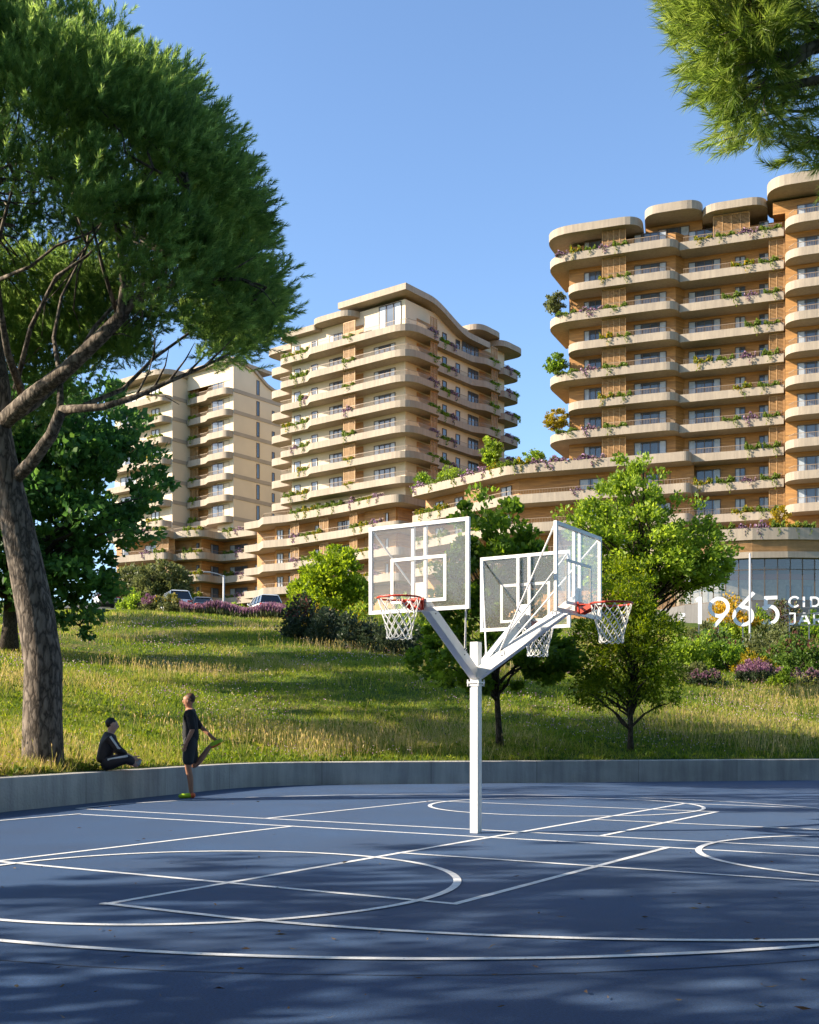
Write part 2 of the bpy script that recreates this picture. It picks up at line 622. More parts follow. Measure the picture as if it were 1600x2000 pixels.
def court_mat():
    m, nt, N, L, B = new_mat('blue_court_coating')
    g = N.new('ShaderNodeNewGeometry')
    n = N.new('ShaderNodeTexNoise'); n.inputs['Scale'].default_value = 75; n.inputs['Detail'].default_value = 5; n.inputs['Roughness'].default_value = .8
    L.new(g.outputs['Position'], n.inputs['Vector'])
    rp = N.new('ShaderNodeValToRGB')
    rp.color_ramp.elements[0].position = .40; rp.color_ramp.elements[1].position = .62
    rp.color_ramp.elements[0].color = (0, .012, .058, 1); rp.color_ramp.elements[1].color = (.006, .050, .170, 1)
    L.new(n.outputs['Fac'], rp.inputs['Fac'])
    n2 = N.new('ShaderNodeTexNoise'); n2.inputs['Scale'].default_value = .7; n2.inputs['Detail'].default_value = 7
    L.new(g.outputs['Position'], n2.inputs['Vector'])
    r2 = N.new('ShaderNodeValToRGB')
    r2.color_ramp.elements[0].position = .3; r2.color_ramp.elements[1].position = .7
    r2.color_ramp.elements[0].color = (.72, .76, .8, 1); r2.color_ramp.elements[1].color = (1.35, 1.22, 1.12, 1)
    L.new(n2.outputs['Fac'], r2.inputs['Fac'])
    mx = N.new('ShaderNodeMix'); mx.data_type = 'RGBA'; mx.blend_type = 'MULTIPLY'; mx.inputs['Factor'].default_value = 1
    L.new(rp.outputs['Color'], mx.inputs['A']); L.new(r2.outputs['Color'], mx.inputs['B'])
    L.new(mx.outputs['Result'], B.inputs['Base Color'])
    B.inputs['Roughness'].default_value = .62
    B.inputs['Specular IOR Level'].default_value = .15
    B.inputs['Sheen Weight'].default_value = .105
    B.inputs['Sheen Roughness'].default_value = .45
    B.inputs['Sheen Tint'].default_value = (.80, .95, 1, 1)
    bp = N.new('ShaderNodeBump'); bp.inputs['Strength'].default_value = .6; bp.inputs['Distance'].default_value = .004
    n3 = N.new('ShaderNodeTexNoise'); n3.inputs['Scale'].default_value = 220
    L.new(g.outputs['Position'], n3.inputs['Vector'])
    L.new(n3.outputs['Fac'], bp.inputs['Height']); L.new(bp.outputs['Normal'], B.inputs['Normal'])
    return m


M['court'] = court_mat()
M['line'] = mat('court_line_paint', (.74, .74, .74), .6, .16, 9, .3, 150)
nt = M['line'].node_tree; N, L = nt.nodes, nt.links
B = N['Principled BSDF']; src = B.inputs['Base Color'].links[0].from_socket
g_ = N.new('ShaderNodeNewGeometry')
n_ = N.new('ShaderNodeTexNoise'); n_.inputs['Scale'].default_value = 38; n_.inputs['Detail'].default_value = 9; n_.inputs['Roughness'].default_value = .75
L.new(g_.outputs['Position'], n_.inputs['Vector'])
r_ = N.new('ShaderNodeValToRGB'); r_.color_ramp.elements[0].position = .56; r_.color_ramp.elements[1].position = .68
L.new(n_.outputs['Fac'], r_.inputs['Fac'])
x_ = N.new('ShaderNodeMix'); x_.data_type = 'RGBA'
L.new(r_.outputs['Color'], x_.inputs['Factor']); L.new(src, x_.inputs['A']); x_.inputs['B'].default_value = (.18, .21, .27, 1)
L.new(x_.outputs['Result'], B.inputs['Base Color'])
M['asphalt'] = mat('asphalt', (.06, .06, .06), .9, .2, 2, .3, 40)

# ground sheet
b = MB()
b.add([(-1500, -300, -.03), (1500, -300, -.03), (1500, 2600, -.03), (-1500, 2600, -.03)], [(0, 1, 2, 3)])
tag(b.build('ground', M['meadow']), kind='structure')

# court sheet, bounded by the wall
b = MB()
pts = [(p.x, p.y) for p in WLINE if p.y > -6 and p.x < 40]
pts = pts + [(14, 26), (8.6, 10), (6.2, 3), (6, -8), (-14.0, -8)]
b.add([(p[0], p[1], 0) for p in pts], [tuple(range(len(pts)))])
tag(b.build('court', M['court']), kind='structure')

# hill
rows = [.3, .6, 1, 1.6, 2.4, 3.4, 4.6, 6, 7.5, 9, 11, 13, 15, 18, 21, 24, 27, 31, 35, 39, 43, 47, 51, 55, 60, 65, 70, 77, 85, 95, 105, 120, 135, 160, 200, 260, 400, 700, 1200]
vs, fs = [], []
nw = len(WLINE)
P0 = _WA; NN = np.array([tuple(n) for n in WN])
for d in rows:
    q = P0 + NN * d
    z = g_of(np.full(nw, d)) + bumps(q[:, 0], q[:, 1], np.full(nw, d))
    vs += [(q[i, 0], q[i, 1], z[i]) for i in range(nw)]
for r in range(len(rows) - 1):
    for i in range(nw - 1):
        fs.append((r * nw + i, r * nw + i + 1, (r + 1) * nw + i + 1, (r + 1) * nw + i))
b = MB(); b.add(vs, fs)
tag(b.build('hill', M['meadow'], smooth=True), kind='structure')

# retaining wall: front face, top, back, with a small chamfer
prof = [(0, -.06), (0, .485), (.015, .5), (.385, .5), (.4, .485), (.4, .2)]
vs, fs = [], []
for i in range(nw):
    for (d, z) in prof:
        q = WLINE[i] + WN[i] * d
        vs.append((q.x, q.y, z))
k = len(prof)
for i in range(nw - 1):
    for j in range(k - 1):
        fs.append((i * k + j, (i + 1) * k + j, (i + 1) * k + j + 1, i * k + j + 1))
b = MB(); b.add(vs, fs)
wo = tag(b.build('retaining_wall', M['wallconc']), 'low board-marked concrete wall curving behind the blue court', 'wall')
# cast joints and form ties: run length along the wall drives a joint line
me = wo.data
at_ = me.attributes.new('run', 'FLOAT', 'POINT')
run = np.concatenate([[0], np.cumsum(np.linalg.norm(np.diff(P0, axis=0), axis=1))])
at_.data.foreach_set('value', np.repeat(run, k).astype(np.float32))
nt = M['wallconc'].node_tree; N, L = nt.nodes, nt.links
B = N['Principled BSDF']
src = B.inputs['Base Color'].links[0].from_socket
aa = N.new('ShaderNodeAttribute'); aa.attribute_name = 'run'
dv = N.new('ShaderNodeMath'); dv.operation = 'DIVIDE'; dv.inputs[1].default_value = 2.45
L.new(aa.outputs['Fac'], dv.inputs[0])
fr = N.new('ShaderNodeMath'); fr.operation = 'FRACT'; L.new(dv.outputs[0], fr.inputs[0])
lt = N.new('ShaderNodeMath'); lt.operation = 'GREATER_THAN'; lt.inputs[1].default_value = .006
L.new(fr.outputs[0], lt.inputs[0])
fl = N.new('ShaderNodeMath'); fl.operation = 'FLOOR'; L.new(dv.outputs[0], fl.inputs[0])
wnn = N.new('ShaderNodeTexWhiteNoise'); wnn.noise_dimensions = '1D'; L.new(fl.outputs[0], wnn.inputs['W'])
mr = N.new('ShaderNodeMapRange'); mr.inputs['To Min'].default_value = .86; mr.inputs['To Max'].default_value = 1.12
L.new(wnn.outputs['Value'], mr.inputs['Value'])
mr2 = N.new('ShaderNodeMapRange'); mr2.inputs['To Min'].default_value = .55; L.new(lt.outputs[0], mr2.inputs['Value'])
mu = N.new('ShaderNodeMath'); mu.operation = 'MULTIPLY'; L.new(mr.outputs[0], mu.inputs[0]); L.new(mr2.outputs[0], mu.inputs[1])
mx = N.new('ShaderNodeMix'); mx.data_type = 'RGBA'; mx.blend_type = 'MULTIPLY'; mx.inputs['Factor'].default_value = 1
L.new(src, mx.inputs['A']); L.new(mu.outputs[0], mx.inputs['B'])
L.new(mx.outputs['Result'], B.inputs['Base Color'])

# ------------------------------------------------------------------ court markings
TH = 0.55409621
CT, ST = math.cos(TH), math.sin(TH)


def ct(t, s):                               # court coordinates (t across, s away) -> plan
    return ((t * CT + s * ST) * HC, (-t * ST + s * CT) * HC)


LZ = [0.0025]
lines = MB()


def stripe(pts, wd=.064, closed=False, m=0, dz=.0003):
    P = [Vector(p) for p in pts]
    n = len(P)
    vs = []
    for i in range(n):
        a = P[i - 1] if (i > 0 or closed) else P[i]
        c = P[(i + 1) % n] if (i < n - 1 or closed) else P[i]
        t = (c - a).normalized()
        nn = Vector((-t.y, t.x))
        if not closed:                     # square ends reach to the corner
            if i == 0: q = P[i] - t * wd / 2
            elif i == n - 1: q = P[i] + t * wd / 2
            else: q = P[i]
        else:
            q = P[i]
        vs += [(q.x + nn.x * wd / 2, q.y + nn.y * wd / 2, LZ[0]), (q.x - nn.x * wd / 2, q.y - nn.y * wd / 2, LZ[0])]
    fs = []
    for i in range(n if closed else n - 1):
        j = (i + 1) % n
        fs.append((2 * i, 2 * i + 1, 2 * j + 1, 2 * j))
    lines.add(vs, fs, m)
    LZ[0] += dz


def circ(t0, s0, r, a0=0, a1=360, n=96):
    return [ct(t0 + r * math.cos(R(a0 + (a1 - a0) * i / n)), s0 + r * math.sin(R(a0 + (a1 - a0) * i / n))) for i in range(n + (0 if a1 - a0 == 360 else 1))]


B1, B3, B2, KW, KL, RC, R3 = 9.319, 9.964, -4.894, 3.98, 3.655, 1.75, 5.135
c1, c2, c3 = -5.19, 9.745, -6.06
for seg in ([(c1 - R3, B1), (c1 + R3, B1)], [(c3 - 5.0, B3), (c3 + R3, B3)], [(B2, c2 - R3), (B2, c2 + R3)],
            [(c1 - KW / 2, B1), (c1 - KW / 2, B1 - KL)], [(c1 + KW / 2, B1), (c1 + KW / 2, B1 - KL)], [(c1 - KW / 2, B1 - KL), (c1 + KW / 2, B1 - KL)],
            [(c3 - KW / 2, B3), (c3 - KW / 2, B3 + KL)], [(c3 + KW / 2, B3), (c3 + KW / 2, B3 + KL)], [(c3 - KW / 2, B3 + KL), (c3 + KW / 2, B3 + KL)],
            [(B2, c2 - KW / 2), (B2 + KL, c2 - KW / 2)], [(B2, c2 + KW / 2), (B2 + KL, c2 + KW / 2)], [(B2 + KL, c2 - KW / 2), (B2 + KL, c2 + KW / 2)]):
    stripe([ct(*p) for p in seg])
stripe(circ(c1, B1 - KL, RC), closed=True)
stripe(circ(c3, B3 + KL, RC), closed=True)
stripe(circ(B2 + KL, c2, RC), closed=True)
stripe([ct(c1 - R3, B1)] + circ(c1, B1 - .69, R3, 180, 360, 120) + [ct(c1 + R3, B1)])
stripe([ct(c3 + R3, B3)] + circ(c3, B3 + .69, R3, 0, 180, 120) + [ct(c3 - 5.0, B3)])
stripe([ct(B2, c2 - R3)] + circ(B2 + .69, c2, R3, -90, 90, 120) + [ct(B2, c2 + R3)])
tag(lines.build('court_lines', M['line']), kind='structure')
lines = MB(); LZ[0] = .002
seam = [atz_ for atz_ in (((x - 800) / F * (F * HC / (y - HY)), F * HC / (y - HY)) for x, y in
        ((-250, 1857), (0, 1876), (160, 1888), (330, 1897), (540, 1903), (750, 1905.5), (960, 1905), (1130, 1901), (1330, 1893), (1480, 1884), (1600, 1875), (1850, 1850)))]
stripe(seam, .011)
M['seam'] = mat('court_seam', (.004, .006, .012), .9, 0)
tag(lines.build('court_seam', M['seam']), kind='structure')

# ------------------------------------------------------------------ three-armed basketball stand
PX, PY = ct(-5.22, 9.65)
hp = thing('basketball_stand', 'white square post with three angled arms carrying clear backboards and red rims', 'basketball hoop', (PX, PY, 0))
rot0 = -TH
b = MB(); b.box((PX, PY, 1.12), (.104, .104, 2.24), rot0)
b.build('pole', M['white'], hp, bevel=.006)
b = MB(); b.box((PX, PY, 1.765), (.155, .155, .02), rot0); b.box((PX, PY, 1.735), (.125, .125, .02), rot0)
for k in range(4):
    a = rot0 + R(45 + 90 * k)
    b.tube([(PX + .098 * math.cos(a), PY + .098 * math.sin(a), 1.72), (PX + .098 * math.cos(a), PY + .098 * math.sin(a), 1.80)], .008, 6)
b.build('collar', M['white'], hp)
for di, (ux, uy) in enumerate(((-ST, -CT), (CT, -ST), (ST, CT))):
    u = Vector((ux, uy, 0)); v = Vector((-uy, ux, 0)); C0 = Vector((PX, PY, 0)); Z = Vector((0, 0, 1))
    bd = C0 + u * 1.30                      # board plane centre on the ground
    zb, zt, wd = 2.482, 3.445, 1.26
    a0 = C0 + u * .03 + Z * 1.86
    a1 = bd - u * .035 + Z * 2.64
    b = MB(); b.beam(a0, a1, .098, .125)
    arm = b.build('arm', M['white'], hp, bevel=.006)
    # mounting plate and lower hanger behind the board
    b = MB()
    b.beam(bd - u * .028 + Z * 2.52, bd - u * .028 + Z * 2.80, .15, .02, up=u)
    b.beam(bd - u * .05 + Z * 2.52 - v * .07, bd - u * .30 + Z * 2.50 - v * .01, .012, .03)
    b.beam(bd - u * .05 + Z * 2.52 + v * .07, bd - u * .30 + Z * 2.50 + v * .01, .012, .03)
    b.build('mounting_plate', M['white'], arm)
    # clamps with bolts on the arm
    for fct in (.27, .80):
        b = MB()
        q = a0.lerp(a1, fct)
        b.beam(q - v * .058, q + v * .058, .012, .012)
        for sg in (-1, 1):
            b.tube([q + v * .05 * sg + Z * .06, q + v * .075 * sg + Z * .075, q + v * .085 * sg + Z * .02], .005, 5)
        b.build('arm_bolt', M['steel'], arm)
    for sg in (-1, 1):                      # two tie rods from the upper corners back to the arm
        top = bd + v * sg * (wd / 2 - .03) + Z * (zt - .04) - u * .02
        low = a0.lerp(a1, .24) + Z * .06 + v * sg * .035
        b = MB(); b.tube([top, low], .0105, 8)
        b.build('tie_rod', M['white'], hp)
    b = MB()                                # steel frame of the board
    e = .04
    def bar(p, q, wdt, dep, off=0.0):
        b.beam(bd + v * p[0] + Z * p[1] + u * off, bd + v * q[0] + Z * q[1] + u * off, dep, wdt, up=Vector(v) if p[0] == q[0] else Z)
    bar((-wd / 2, zt - e / 2), (wd / 2, zt - e / 2), e, .035)
    bar((-wd / 2, zb + e / 2), (wd / 2, zb + e / 2), e, .035)
    bar((-wd / 2 + e / 2, zb + e), (-wd / 2 + e / 2, zt - e), e, .035)
    bar((wd / 2 - e / 2, zb + e), (wd / 2 - e / 2, zt - e), e, .035)
    for sg in (-1, 1):
        bar((sg * .078, zb + e), (sg * .078, zt - e), .036, .03, -.022)
    board = b.build('backboard', M['white'], hp)
    b = MB()
    b.beam(bd + Z * ((zb + zt) / 2) - v * (wd / 2 - e), bd + Z * ((zb + zt) / 2) + v * (wd / 2 - e), .008, zt - zb - 2 * e)
    b.build('clear_panel', M['acrylic'], board)
    b = MB()                                # painted target rectangle, sits proud of the panel
    rw, r0, r1, ln = .70, 2.60, 3.06, .035
    for p, q in (((-rw / 2, r0), (rw / 2, r0)), ((-rw / 2, r1), (rw / 2, r1))):
        b.beam(bd + v * p[0] + Z * p[1] + u * .0065, bd + v * q[0] + Z * q[1] + u * .0065, .002, ln)
    for sg in (-1, 1):
        x = sg * (rw / 2 - ln / 2)
        b.beam(bd + v * x + Z * (r0 + ln / 2) + u * .0065, bd + v * x + Z * (r1 - ln / 2) + u * .0065, .002, ln, up=v)
    b.build('target_square', M['white'], board)
    # rim
    rc = bd + u * .385 + Z * 2.594
    b = MB()
    ring = [rc + Vector((math.cos(2 * math.pi * k / 40), math.sin(2 * math.pi * k / 40), 0)) * .2285 for k in range(40)]
    b.loop(ring, .0105, 8)
    b.beam(bd + u * .022 + Z * 2.50, bd + u * .022 + Z * 2.63, .16, .02, up=u)
    b.beam(bd + u * .02 + Z * 2.60, bd + u * .17 + Z * 2.594, .15, .012)
    for sg in (-1, 1):
        b.beam(bd + u * .03 + Z * 2.515 + v * sg * .06, rc - u * .19 + v * sg * .085 - Z * .006, .014, .05)
    rim = b.build('rim', M['red'], hp, smooth=False)
    # knotted net: two families of cords winding down between the loops
    b = MB()
    nc, rowsn = 12, 6
    def netp(k, r_):
        a = 2 * math.pi * (k + .5 * r_) / nc
        f = r_ / rowsn
        rad = .222 * (1 - f) ** 1.25 + .122 + (.012 if r_ == rowsn else 0) - .122 * (1 - f) ** 1.25
        return rc + Vector((math.cos(a) * rad, math.sin(a) * rad, -.012 - .40 * f ** .92))
    for k in range(nc):
        for r_ in range(rowsn):
            for sg in (0, 1):
                p = netp(k, r_); q = netp(k - sg, r_ + 1)
                md = (p + q) / 2 - Z * .008
                b.tube([p, md, q], .0048, 5, cap=False)
        p = netp(k, rowsn); q = netp(k + 1, rowsn)
        b.tube([p, (p + q) / 2 - Z * .018, q], .0048, 5, cap=False)
        p = netp(k, 0)
        b.tube([p + Z * .02, p], .006, 5)
    b.build('net', M['net'], rim)
# ------------------------------------------------------------------ buildings
class Fac:
    """vertical facade plane: origin, direction left to right as seen from the court, outward normal"""
    def __init__(s, O, e):
        s.O = Vector(O); s.e = Vector(e).normalized(); s.n = Vector((s.e.y, -s.e.x))
        s.rz = math.atan2(s.e.y, s.e.x)

    def p(s, a, o=0.0):
        q = s.O + s.e * a + s.n * o
        return (q.x, q.y)

    def s_at(s, px, o=0.0):
        k = (px - 800) / F
        q = s.O + s.n * o
        return (k * q.y - q.x) / (s.e.x - k * s.e.y)


CACHE = {}


def hidden_proto(key, fn):
    """mesh data shared by every copy of one kind of part"""
    if key not in CACHE:
        CACHE[key] = fn()
    return CACHE[key]


def data_obj(name, me, parent, loc, rz=0.0, scale=(1, 1, 1)):
    o = bpy.data.objects.new(name, me)
    COL.objects.link(o)
    off = Vector((0, 0, 0)); q = parent; rot = 0.0
    while q is not None:
        off += q.location; q = q.parent
    o.parent = parent
    o.location = Vector(loc) - off
    o.rotation_euler = (0, 0, rz)
    o.scale = scale
    return o


def mb_mesh(b, name, mats):
    me = bpy.data.meshes.new(name)
    me.from_pydata(b.v, [], b.f)
    if not isinstance(mats, (list, tuple)):
        mats = [mats]
    for q in mats:
        me.materials.append(q)
    if len(mats) > 1:
        me.polygons.foreach_set('material_index', b.m)
    me.update()
    return me


def window(parent, fac, a0, a1, o, z0, z1, n=2, cl=1, cr=1, mats=('frame',)):
    """window in a wall at offset o: frame with mullions, glass a little behind it, curtains at the ends"""
    w_, h_ = round(a1 - a0, 2), round(z1 - z0, 2)
    mf = mats[0]
    def mk_f():
        b = MB(); t = .07
        b.box((0, -.05, h_ - t / 2), (w_, .1, t)); b.box((0, -.05, t / 2), (w_, .1, t))
        for i in range(n + 1):
            x = -w_ / 2 + t / 2 + (w_ - t) * i / n
            b.box((x, -.045, h_ / 2), (t, .09, h_ - 2 * t))
        return mb_mesh(b, 'window', M[mf])
    def mk_g():
        b = MB(); cw = w_ / max(n, 2)
        xl = -w_ / 2 + .04; xr = w_ / 2 - .04
        el = xl + (cw * (.75 if n > 1 else .45) if cl else 0)
        er = xr - (cw * (.75 if n > 1 else .45) if cr else 0)
        if cl: b.add([(xl, -.02, .04), (el, -.02, .04), (el, -.02, h_ - .04), (xl, -.02, h_ - .04)], [(0, 1, 2, 3)], 1)
        if er > el + .02: b.add([(el, -.02, .04), (er, -.02, .04), (er, -.02, h_ - .04), (el, -.02, h_ - .04)], [(0, 1, 2, 3)], 0)
        if cr: b.add([(er, -.02, .04), (xr, -.02, .04), (xr, -.02, h_ - .04), (er, -.02, h_ - .04)], [(0, 1, 2, 3)], 1)
        return mb_mesh(b, 'glass', [M['pane'], M['curtain']])
    x, y = fac.p((a0 + a1) / 2, o)
    f = data_obj('window', hidden_proto(('wf', w_, h_, n, mf), mk_f), parent, (x, y, z0), fac.rz)
    g = bpy.data.objects.new('glass', hidden_proto(('wg', w_, h_, n, cl, cr), mk_g))
    COL.objects.link(g); g.parent = f
    return f


def screen(parent, fac, a0, a1, o, z0, z1, panels=3):
    """sliding shutter of horizontal wooden slats in a frame"""
    w_, h_ = round(a1 - a0, 2), round(z1 - z0, 2)
    def mk():
        b = MB()
        for i in range(panels + 1):
            b.box((-w_ / 2 + w_ * i / panels, -.04, h_ / 2), (.09, .1, h_))
        b.box((0, -.04, .05), (w_, .09, .1)); b.box((0, -.04, h_ - .05), (w_, .09, .1))
        k = int(h_ / .135)
        for j in range(1, k):
            b.box((0, -.03, h_ * j / k), (w_ - .02, .05, .062))
        return mb_mesh(b, 'slatted_screen', M['slat'])
    x, y = fac.p((a0 + a1) / 2, o)
    return data_obj('slatted_screen', hidden_proto(('sc', w_, h_, panels), mk), parent, (x, y, z0), fac.rz)


def railing(parent, pts, z, h=.62, gap=.16, name='railing'):
    """thin balusters with a top rail along a plan line; sits on the upstand"""
    b = MB()
    pts = [Vector(p) for p in pts]
    for a, c in zip(pts[:-1], pts[1:]):
        b.beam((a.x, a.y, z + h), (c.x, c.y, z + h), .05, .045)
        L_ = (c - a).length; k = max(1, int(L_ / gap))
        rz = math.atan2((c - a).y, (c - a).x)
        for j in range(k):
            q = a.lerp(c, (j + .5) / k)
            b.box((q.x, q.y, z + h / 2), (.022, .022, h), rz)
    return b.build(name, M['rail'], parent)


def slab(parent, pts, ztop, th=.85, name='balcony_slab', m='concrete'):
    b = MB(); b.prism(fillet(pts), ztop - th, ztop)
    return b.build(name, M[m], parent)


def V3(p, r=0):
    return (p[0], p[1], r)


PLANTS = []     # (x, y, z, rz, kind, length, label, group)


def plant_line(fac, a0, a1, o, z, kinds, where, group='planting along the balcony edges'):
    PLANTS.append((fac, a0, a1, o, z, kinds, where, group))


# ================= right-hand wooden tower
RT = Fac(((1325 - 800) / F * 121, 121), (.938, -.348))
rt = thing('apartment_tower', 'tall wooden apartment tower with long rounded concrete balconies, biggest at the upper right', 'building', (*RT.p(4, -8), 11))
OL, OM, OR = 0.0, -1.3, 1.0
s = lambda px, o=0.0: RT.s_at(px, o)
# walls
b = MB()
wl_pts = [RT.p(s(1112, -2.6), -2.6), RT.p(-.6, -2.6), RT.p(.2, -3.8), RT.p(s(1534, -2.0), -3.8), RT.p(s(1534, -1.4), -1.4), RT.p(27, -1.4), RT.p(27, -19), RT.p(s(1112, -2.6), -19)]
b.prism(wl_pts, 11, 55.2)
wall_o = b.build('wall', M['wood'], rt)
zs = [30.7 + 3.24 * i for i in range(8)]        # 30.7 .. 53.4
zs[-1] = 53.55
zlow = [20.85, 24.1, 27.4]
nth = ['topmost', 'second', 'third', 'fourth', 'fifth', 'sixth', 'seventh', 'eighth', 'ninth', 'tenth', 'eleventh', 'twelfth']
allz = zlow[1:] + zs
for i, z in enumerate(allz):
    top = i == len(allz) - 1
    fl = len(allz) - 1 - i                     # 0 = topmost
    zn = allz[i + 1] if not top else z + 3.2
    long_ = fl % 2 == 0
    if z >= 33:
        sl_ = -14.7 if long_ else s(1102)
        o2 = OL if long_ else OL
        slab(rt, [RT.p(sl_ + .6, -9), V3(RT.p(sl_, o2), 3.2 if long_ else 2.0), V3(RT.p(-.1, OL), 1.7), RT.p(-.1, -3.2)], z)
        railing(rt, [RT.p(s(1180), OL - .35), RT.p(-2.2, OL - .35), RT.p(-1.0, OL - .8), RT.p(-.55, OL - 1.7)], z)
        kinds = [('lav', 'green', 'yellow'), ('yellow', 'green'), ('green', 'lav'), ('yellow', 'green')][fl % 4]
        if long_:
            plant_line(RT, sl_ + 1.2, s(1225), OL - .35, z, ('green', 'lav', 'green') if fl else ('lav', 'yellow', 'green', 'lav', 'green'), f'along the {nth[fl]} balcony, left block of wooden tower')
        else:
            plant_line(RT, s(1165), s(1236), OL - .35, z, kinds, f'on the {nth[fl]} balcony, left block of wooden tower')
    # middle block
    slab(rt, [RT.p(-.05, -5.5), RT.p(-.05, OM), RT.p(s(1531, OM), OM), RT.p(s(1531, OM), -5.5)], z - .08)
    railing(rt, [RT.p(.3, OM - .35), RT.p(s(1528, OM), OM - .35)], z - .08)
    kk = [('yellow', 'green', 'lav', 'green'), ('yellow', 'green'), ('green', 'lav', 'green'), ('green', 'green')][fl % 4]
    a_ = [s(1352, OM), s(1425, OM), s(1410, OM), s(1452, OM)][fl % 4]
    plant_line(RT, a_, s(1527, OM), OM - .3, z - .08, kk, f'on the {nth[fl]} balcony, recessed middle of wooden tower')
    # right block
    slab(rt, [RT.p(s(1533, OR), -3), V3(RT.p(s(1531.5, OR), OR), 2.1), V3(RT.p(26.5, OR), 2.0), RT.p(26.5, -3)], z + .1)
    railing(rt, [RT.p(s(1540, OR), OR - 1.2), RT.p(s(1552, OR), OR - .35), RT.p(26, OR - .35)], z + .1)
    zb, zt = z - .55, z + 1.98
    if z >= 30:
        window(rt, RT, s(1141, -2.6), s(1175, -2.6), -2.6, zb, zt, 3, 1, 0)
        window(rt, RT, s(1239, -2.6), s(1302, -2.6), -2.6, zb, zt, 4, 1, 1)
        screen(rt, RT, s(1177, -.9), s(1222, -.9), -.9, z - .02, zn - .87, 4)
    window(rt, RT, s(1345, -3.8), s(1408, -3.8), -3.8, zb - .05, zt, 4, 1, 1)
    window(rt, RT, s(1436, -3.8), s(1456, -3.8), -3.8, zb, zt - .1, 2, 1, 1 if fl % 2 else 0)
    window(rt, RT, s(1483, -3.8), s(1502, -3.8), -3.8, zb, zt - .1, 2, 0, 1)
    if not top:
        screen(rt, RT, s(1503, -1.9), s(1532, -1.9), -1.9, z - .1, zn - .97, 2)
    window(rt, RT, s(1557, -1.4), s(1612, -1.4), -1.4, zb - .05, zt + .05, 3, 1, 1)
    window(rt, RT, 15.5, 18.5, -1.4, zb - .05, zt + .05, 3, 1, 1)
# penthouse and roof canopies
b = MB(); b.prism([RT.p(s(1262, -4), -4), RT.p(s(1372, -4), -4), RT.p(s(1372, -4), -14), RT.p(s(1262, -4), -14)], 55.2, 57.2)
b.build('penthouse_wall', M['wood'], rt)
zr = 56.55
slab(rt, [RT.p(-14.2, -10), V3(RT.p(-14.8, .1), 3.2), V3(RT.p(s(1254), .1), 2.2), V3(RT.p(s(1258, -6), -7), 1)], zr, .85, 'roof_canopy')
slab(rt, [V3(RT.p(s(1262, -8), -8), 2), V3(RT.p(s(1259, -.6), -.6), 1.8), V3(RT.p(s(1373, -.6), -.6), 2.0), V3(RT.p(s(1373, -8), -8), 2)], 57.6, .9, 'roof_canopy')
slab(rt, [V3(RT.p(s(1376, -8), -8), 2), V3(RT.p(s(1371, -1.0), -1.0), 2.0), V3(RT.p(s(1500, -1.0), -1.0), 2.0), V3(RT.p(s(1500, -8), -8), 2)], 57.0, .8, 'roof_canopy')
slab(rt, [V3(RT.p(s(1500, -7), -7), 2), V3(RT.p(s(1498, 1.0), 1.0), 2.4), V3(RT.p(27, 1.0), 2), RT.p(27, -9)], 57.9, 1.1, 'roof_canopy')
b = MB(); b.prism([RT.p(s(1510, -2), -2.0), RT.p(26, -2.0), RT.p(26, -12), RT.p(s(1510, -2), -12)], 55.2, 56.5)
b.build('penthouse_wall', M['wood'], rt)
window(rt, RT, s(1286, -4), s(1347, -4), -3.99, 53.6, 56.3, 3, 1, 1)
screen(rt, RT, s(1394, -2.2), s(1464, -2.2), -2.2, 53.5, 56.1, 4)

# ================= podium under the wooden tower (centre), terraces stepping to the left
CP = Fac((0, 0), (1, 0))
cen = [atz(801, 955, 30.7), atz(930, 924, 30.7), atz(990, 909.5, 30.7), atz(1055, 904, 30.7), atz(1180, 894, 30.7), atz(1306, 884, 30.7)]
cen = cen + [RT.p(1.2, .05)]
cp = thing('terraced_building', 'wooden terraced block with a planted roof terrace, centre, behind the maple', 'building', (6, 136, 12))


def offset_line(pts, d):
    """shift an open plan line inward (away from the viewer) by d"""
    out = []
    P = [Vector(p[:2]) for p in pts]
    for i in range(len(P)):
        t = (P[min(i + 1, len(P) - 1)] - P[max(i - 1, 0)]).normalized()
        out.append(P[i] + Vector((-t.y, t.x)) * d)
    return [(p.x, p.y) for p in out]


def terrace(parent, front, z, depth=7.0, th=1.0, r=3.0, rail=True, rail_in=.4):
    back = offset_line(front, depth)
    pts = [V3(p, r if 0 < i < len(front) - 1 else .8) for i, p in enumerate(front)] + back[::-1]
    sl_ = slab(parent, pts, z, th)
    if rail:
        railing(parent, offset_line(front, rail_in), z, .55, .3)
    return sl_


def wood_wall(parent, front, z0, z1, d=2.4, th=3.0, m='wood'):
    a = offset_line(front, d); c = offset_line(front, d + th)
    b = MB(); b.prism(a + c[::-1], z0, z1)
    return b.build('wall', M[m], parent)


def seg_fac(p, q):
    p, q = Vector(p), Vector(q)
    return Fac(p, (q - p)), (q - p).length


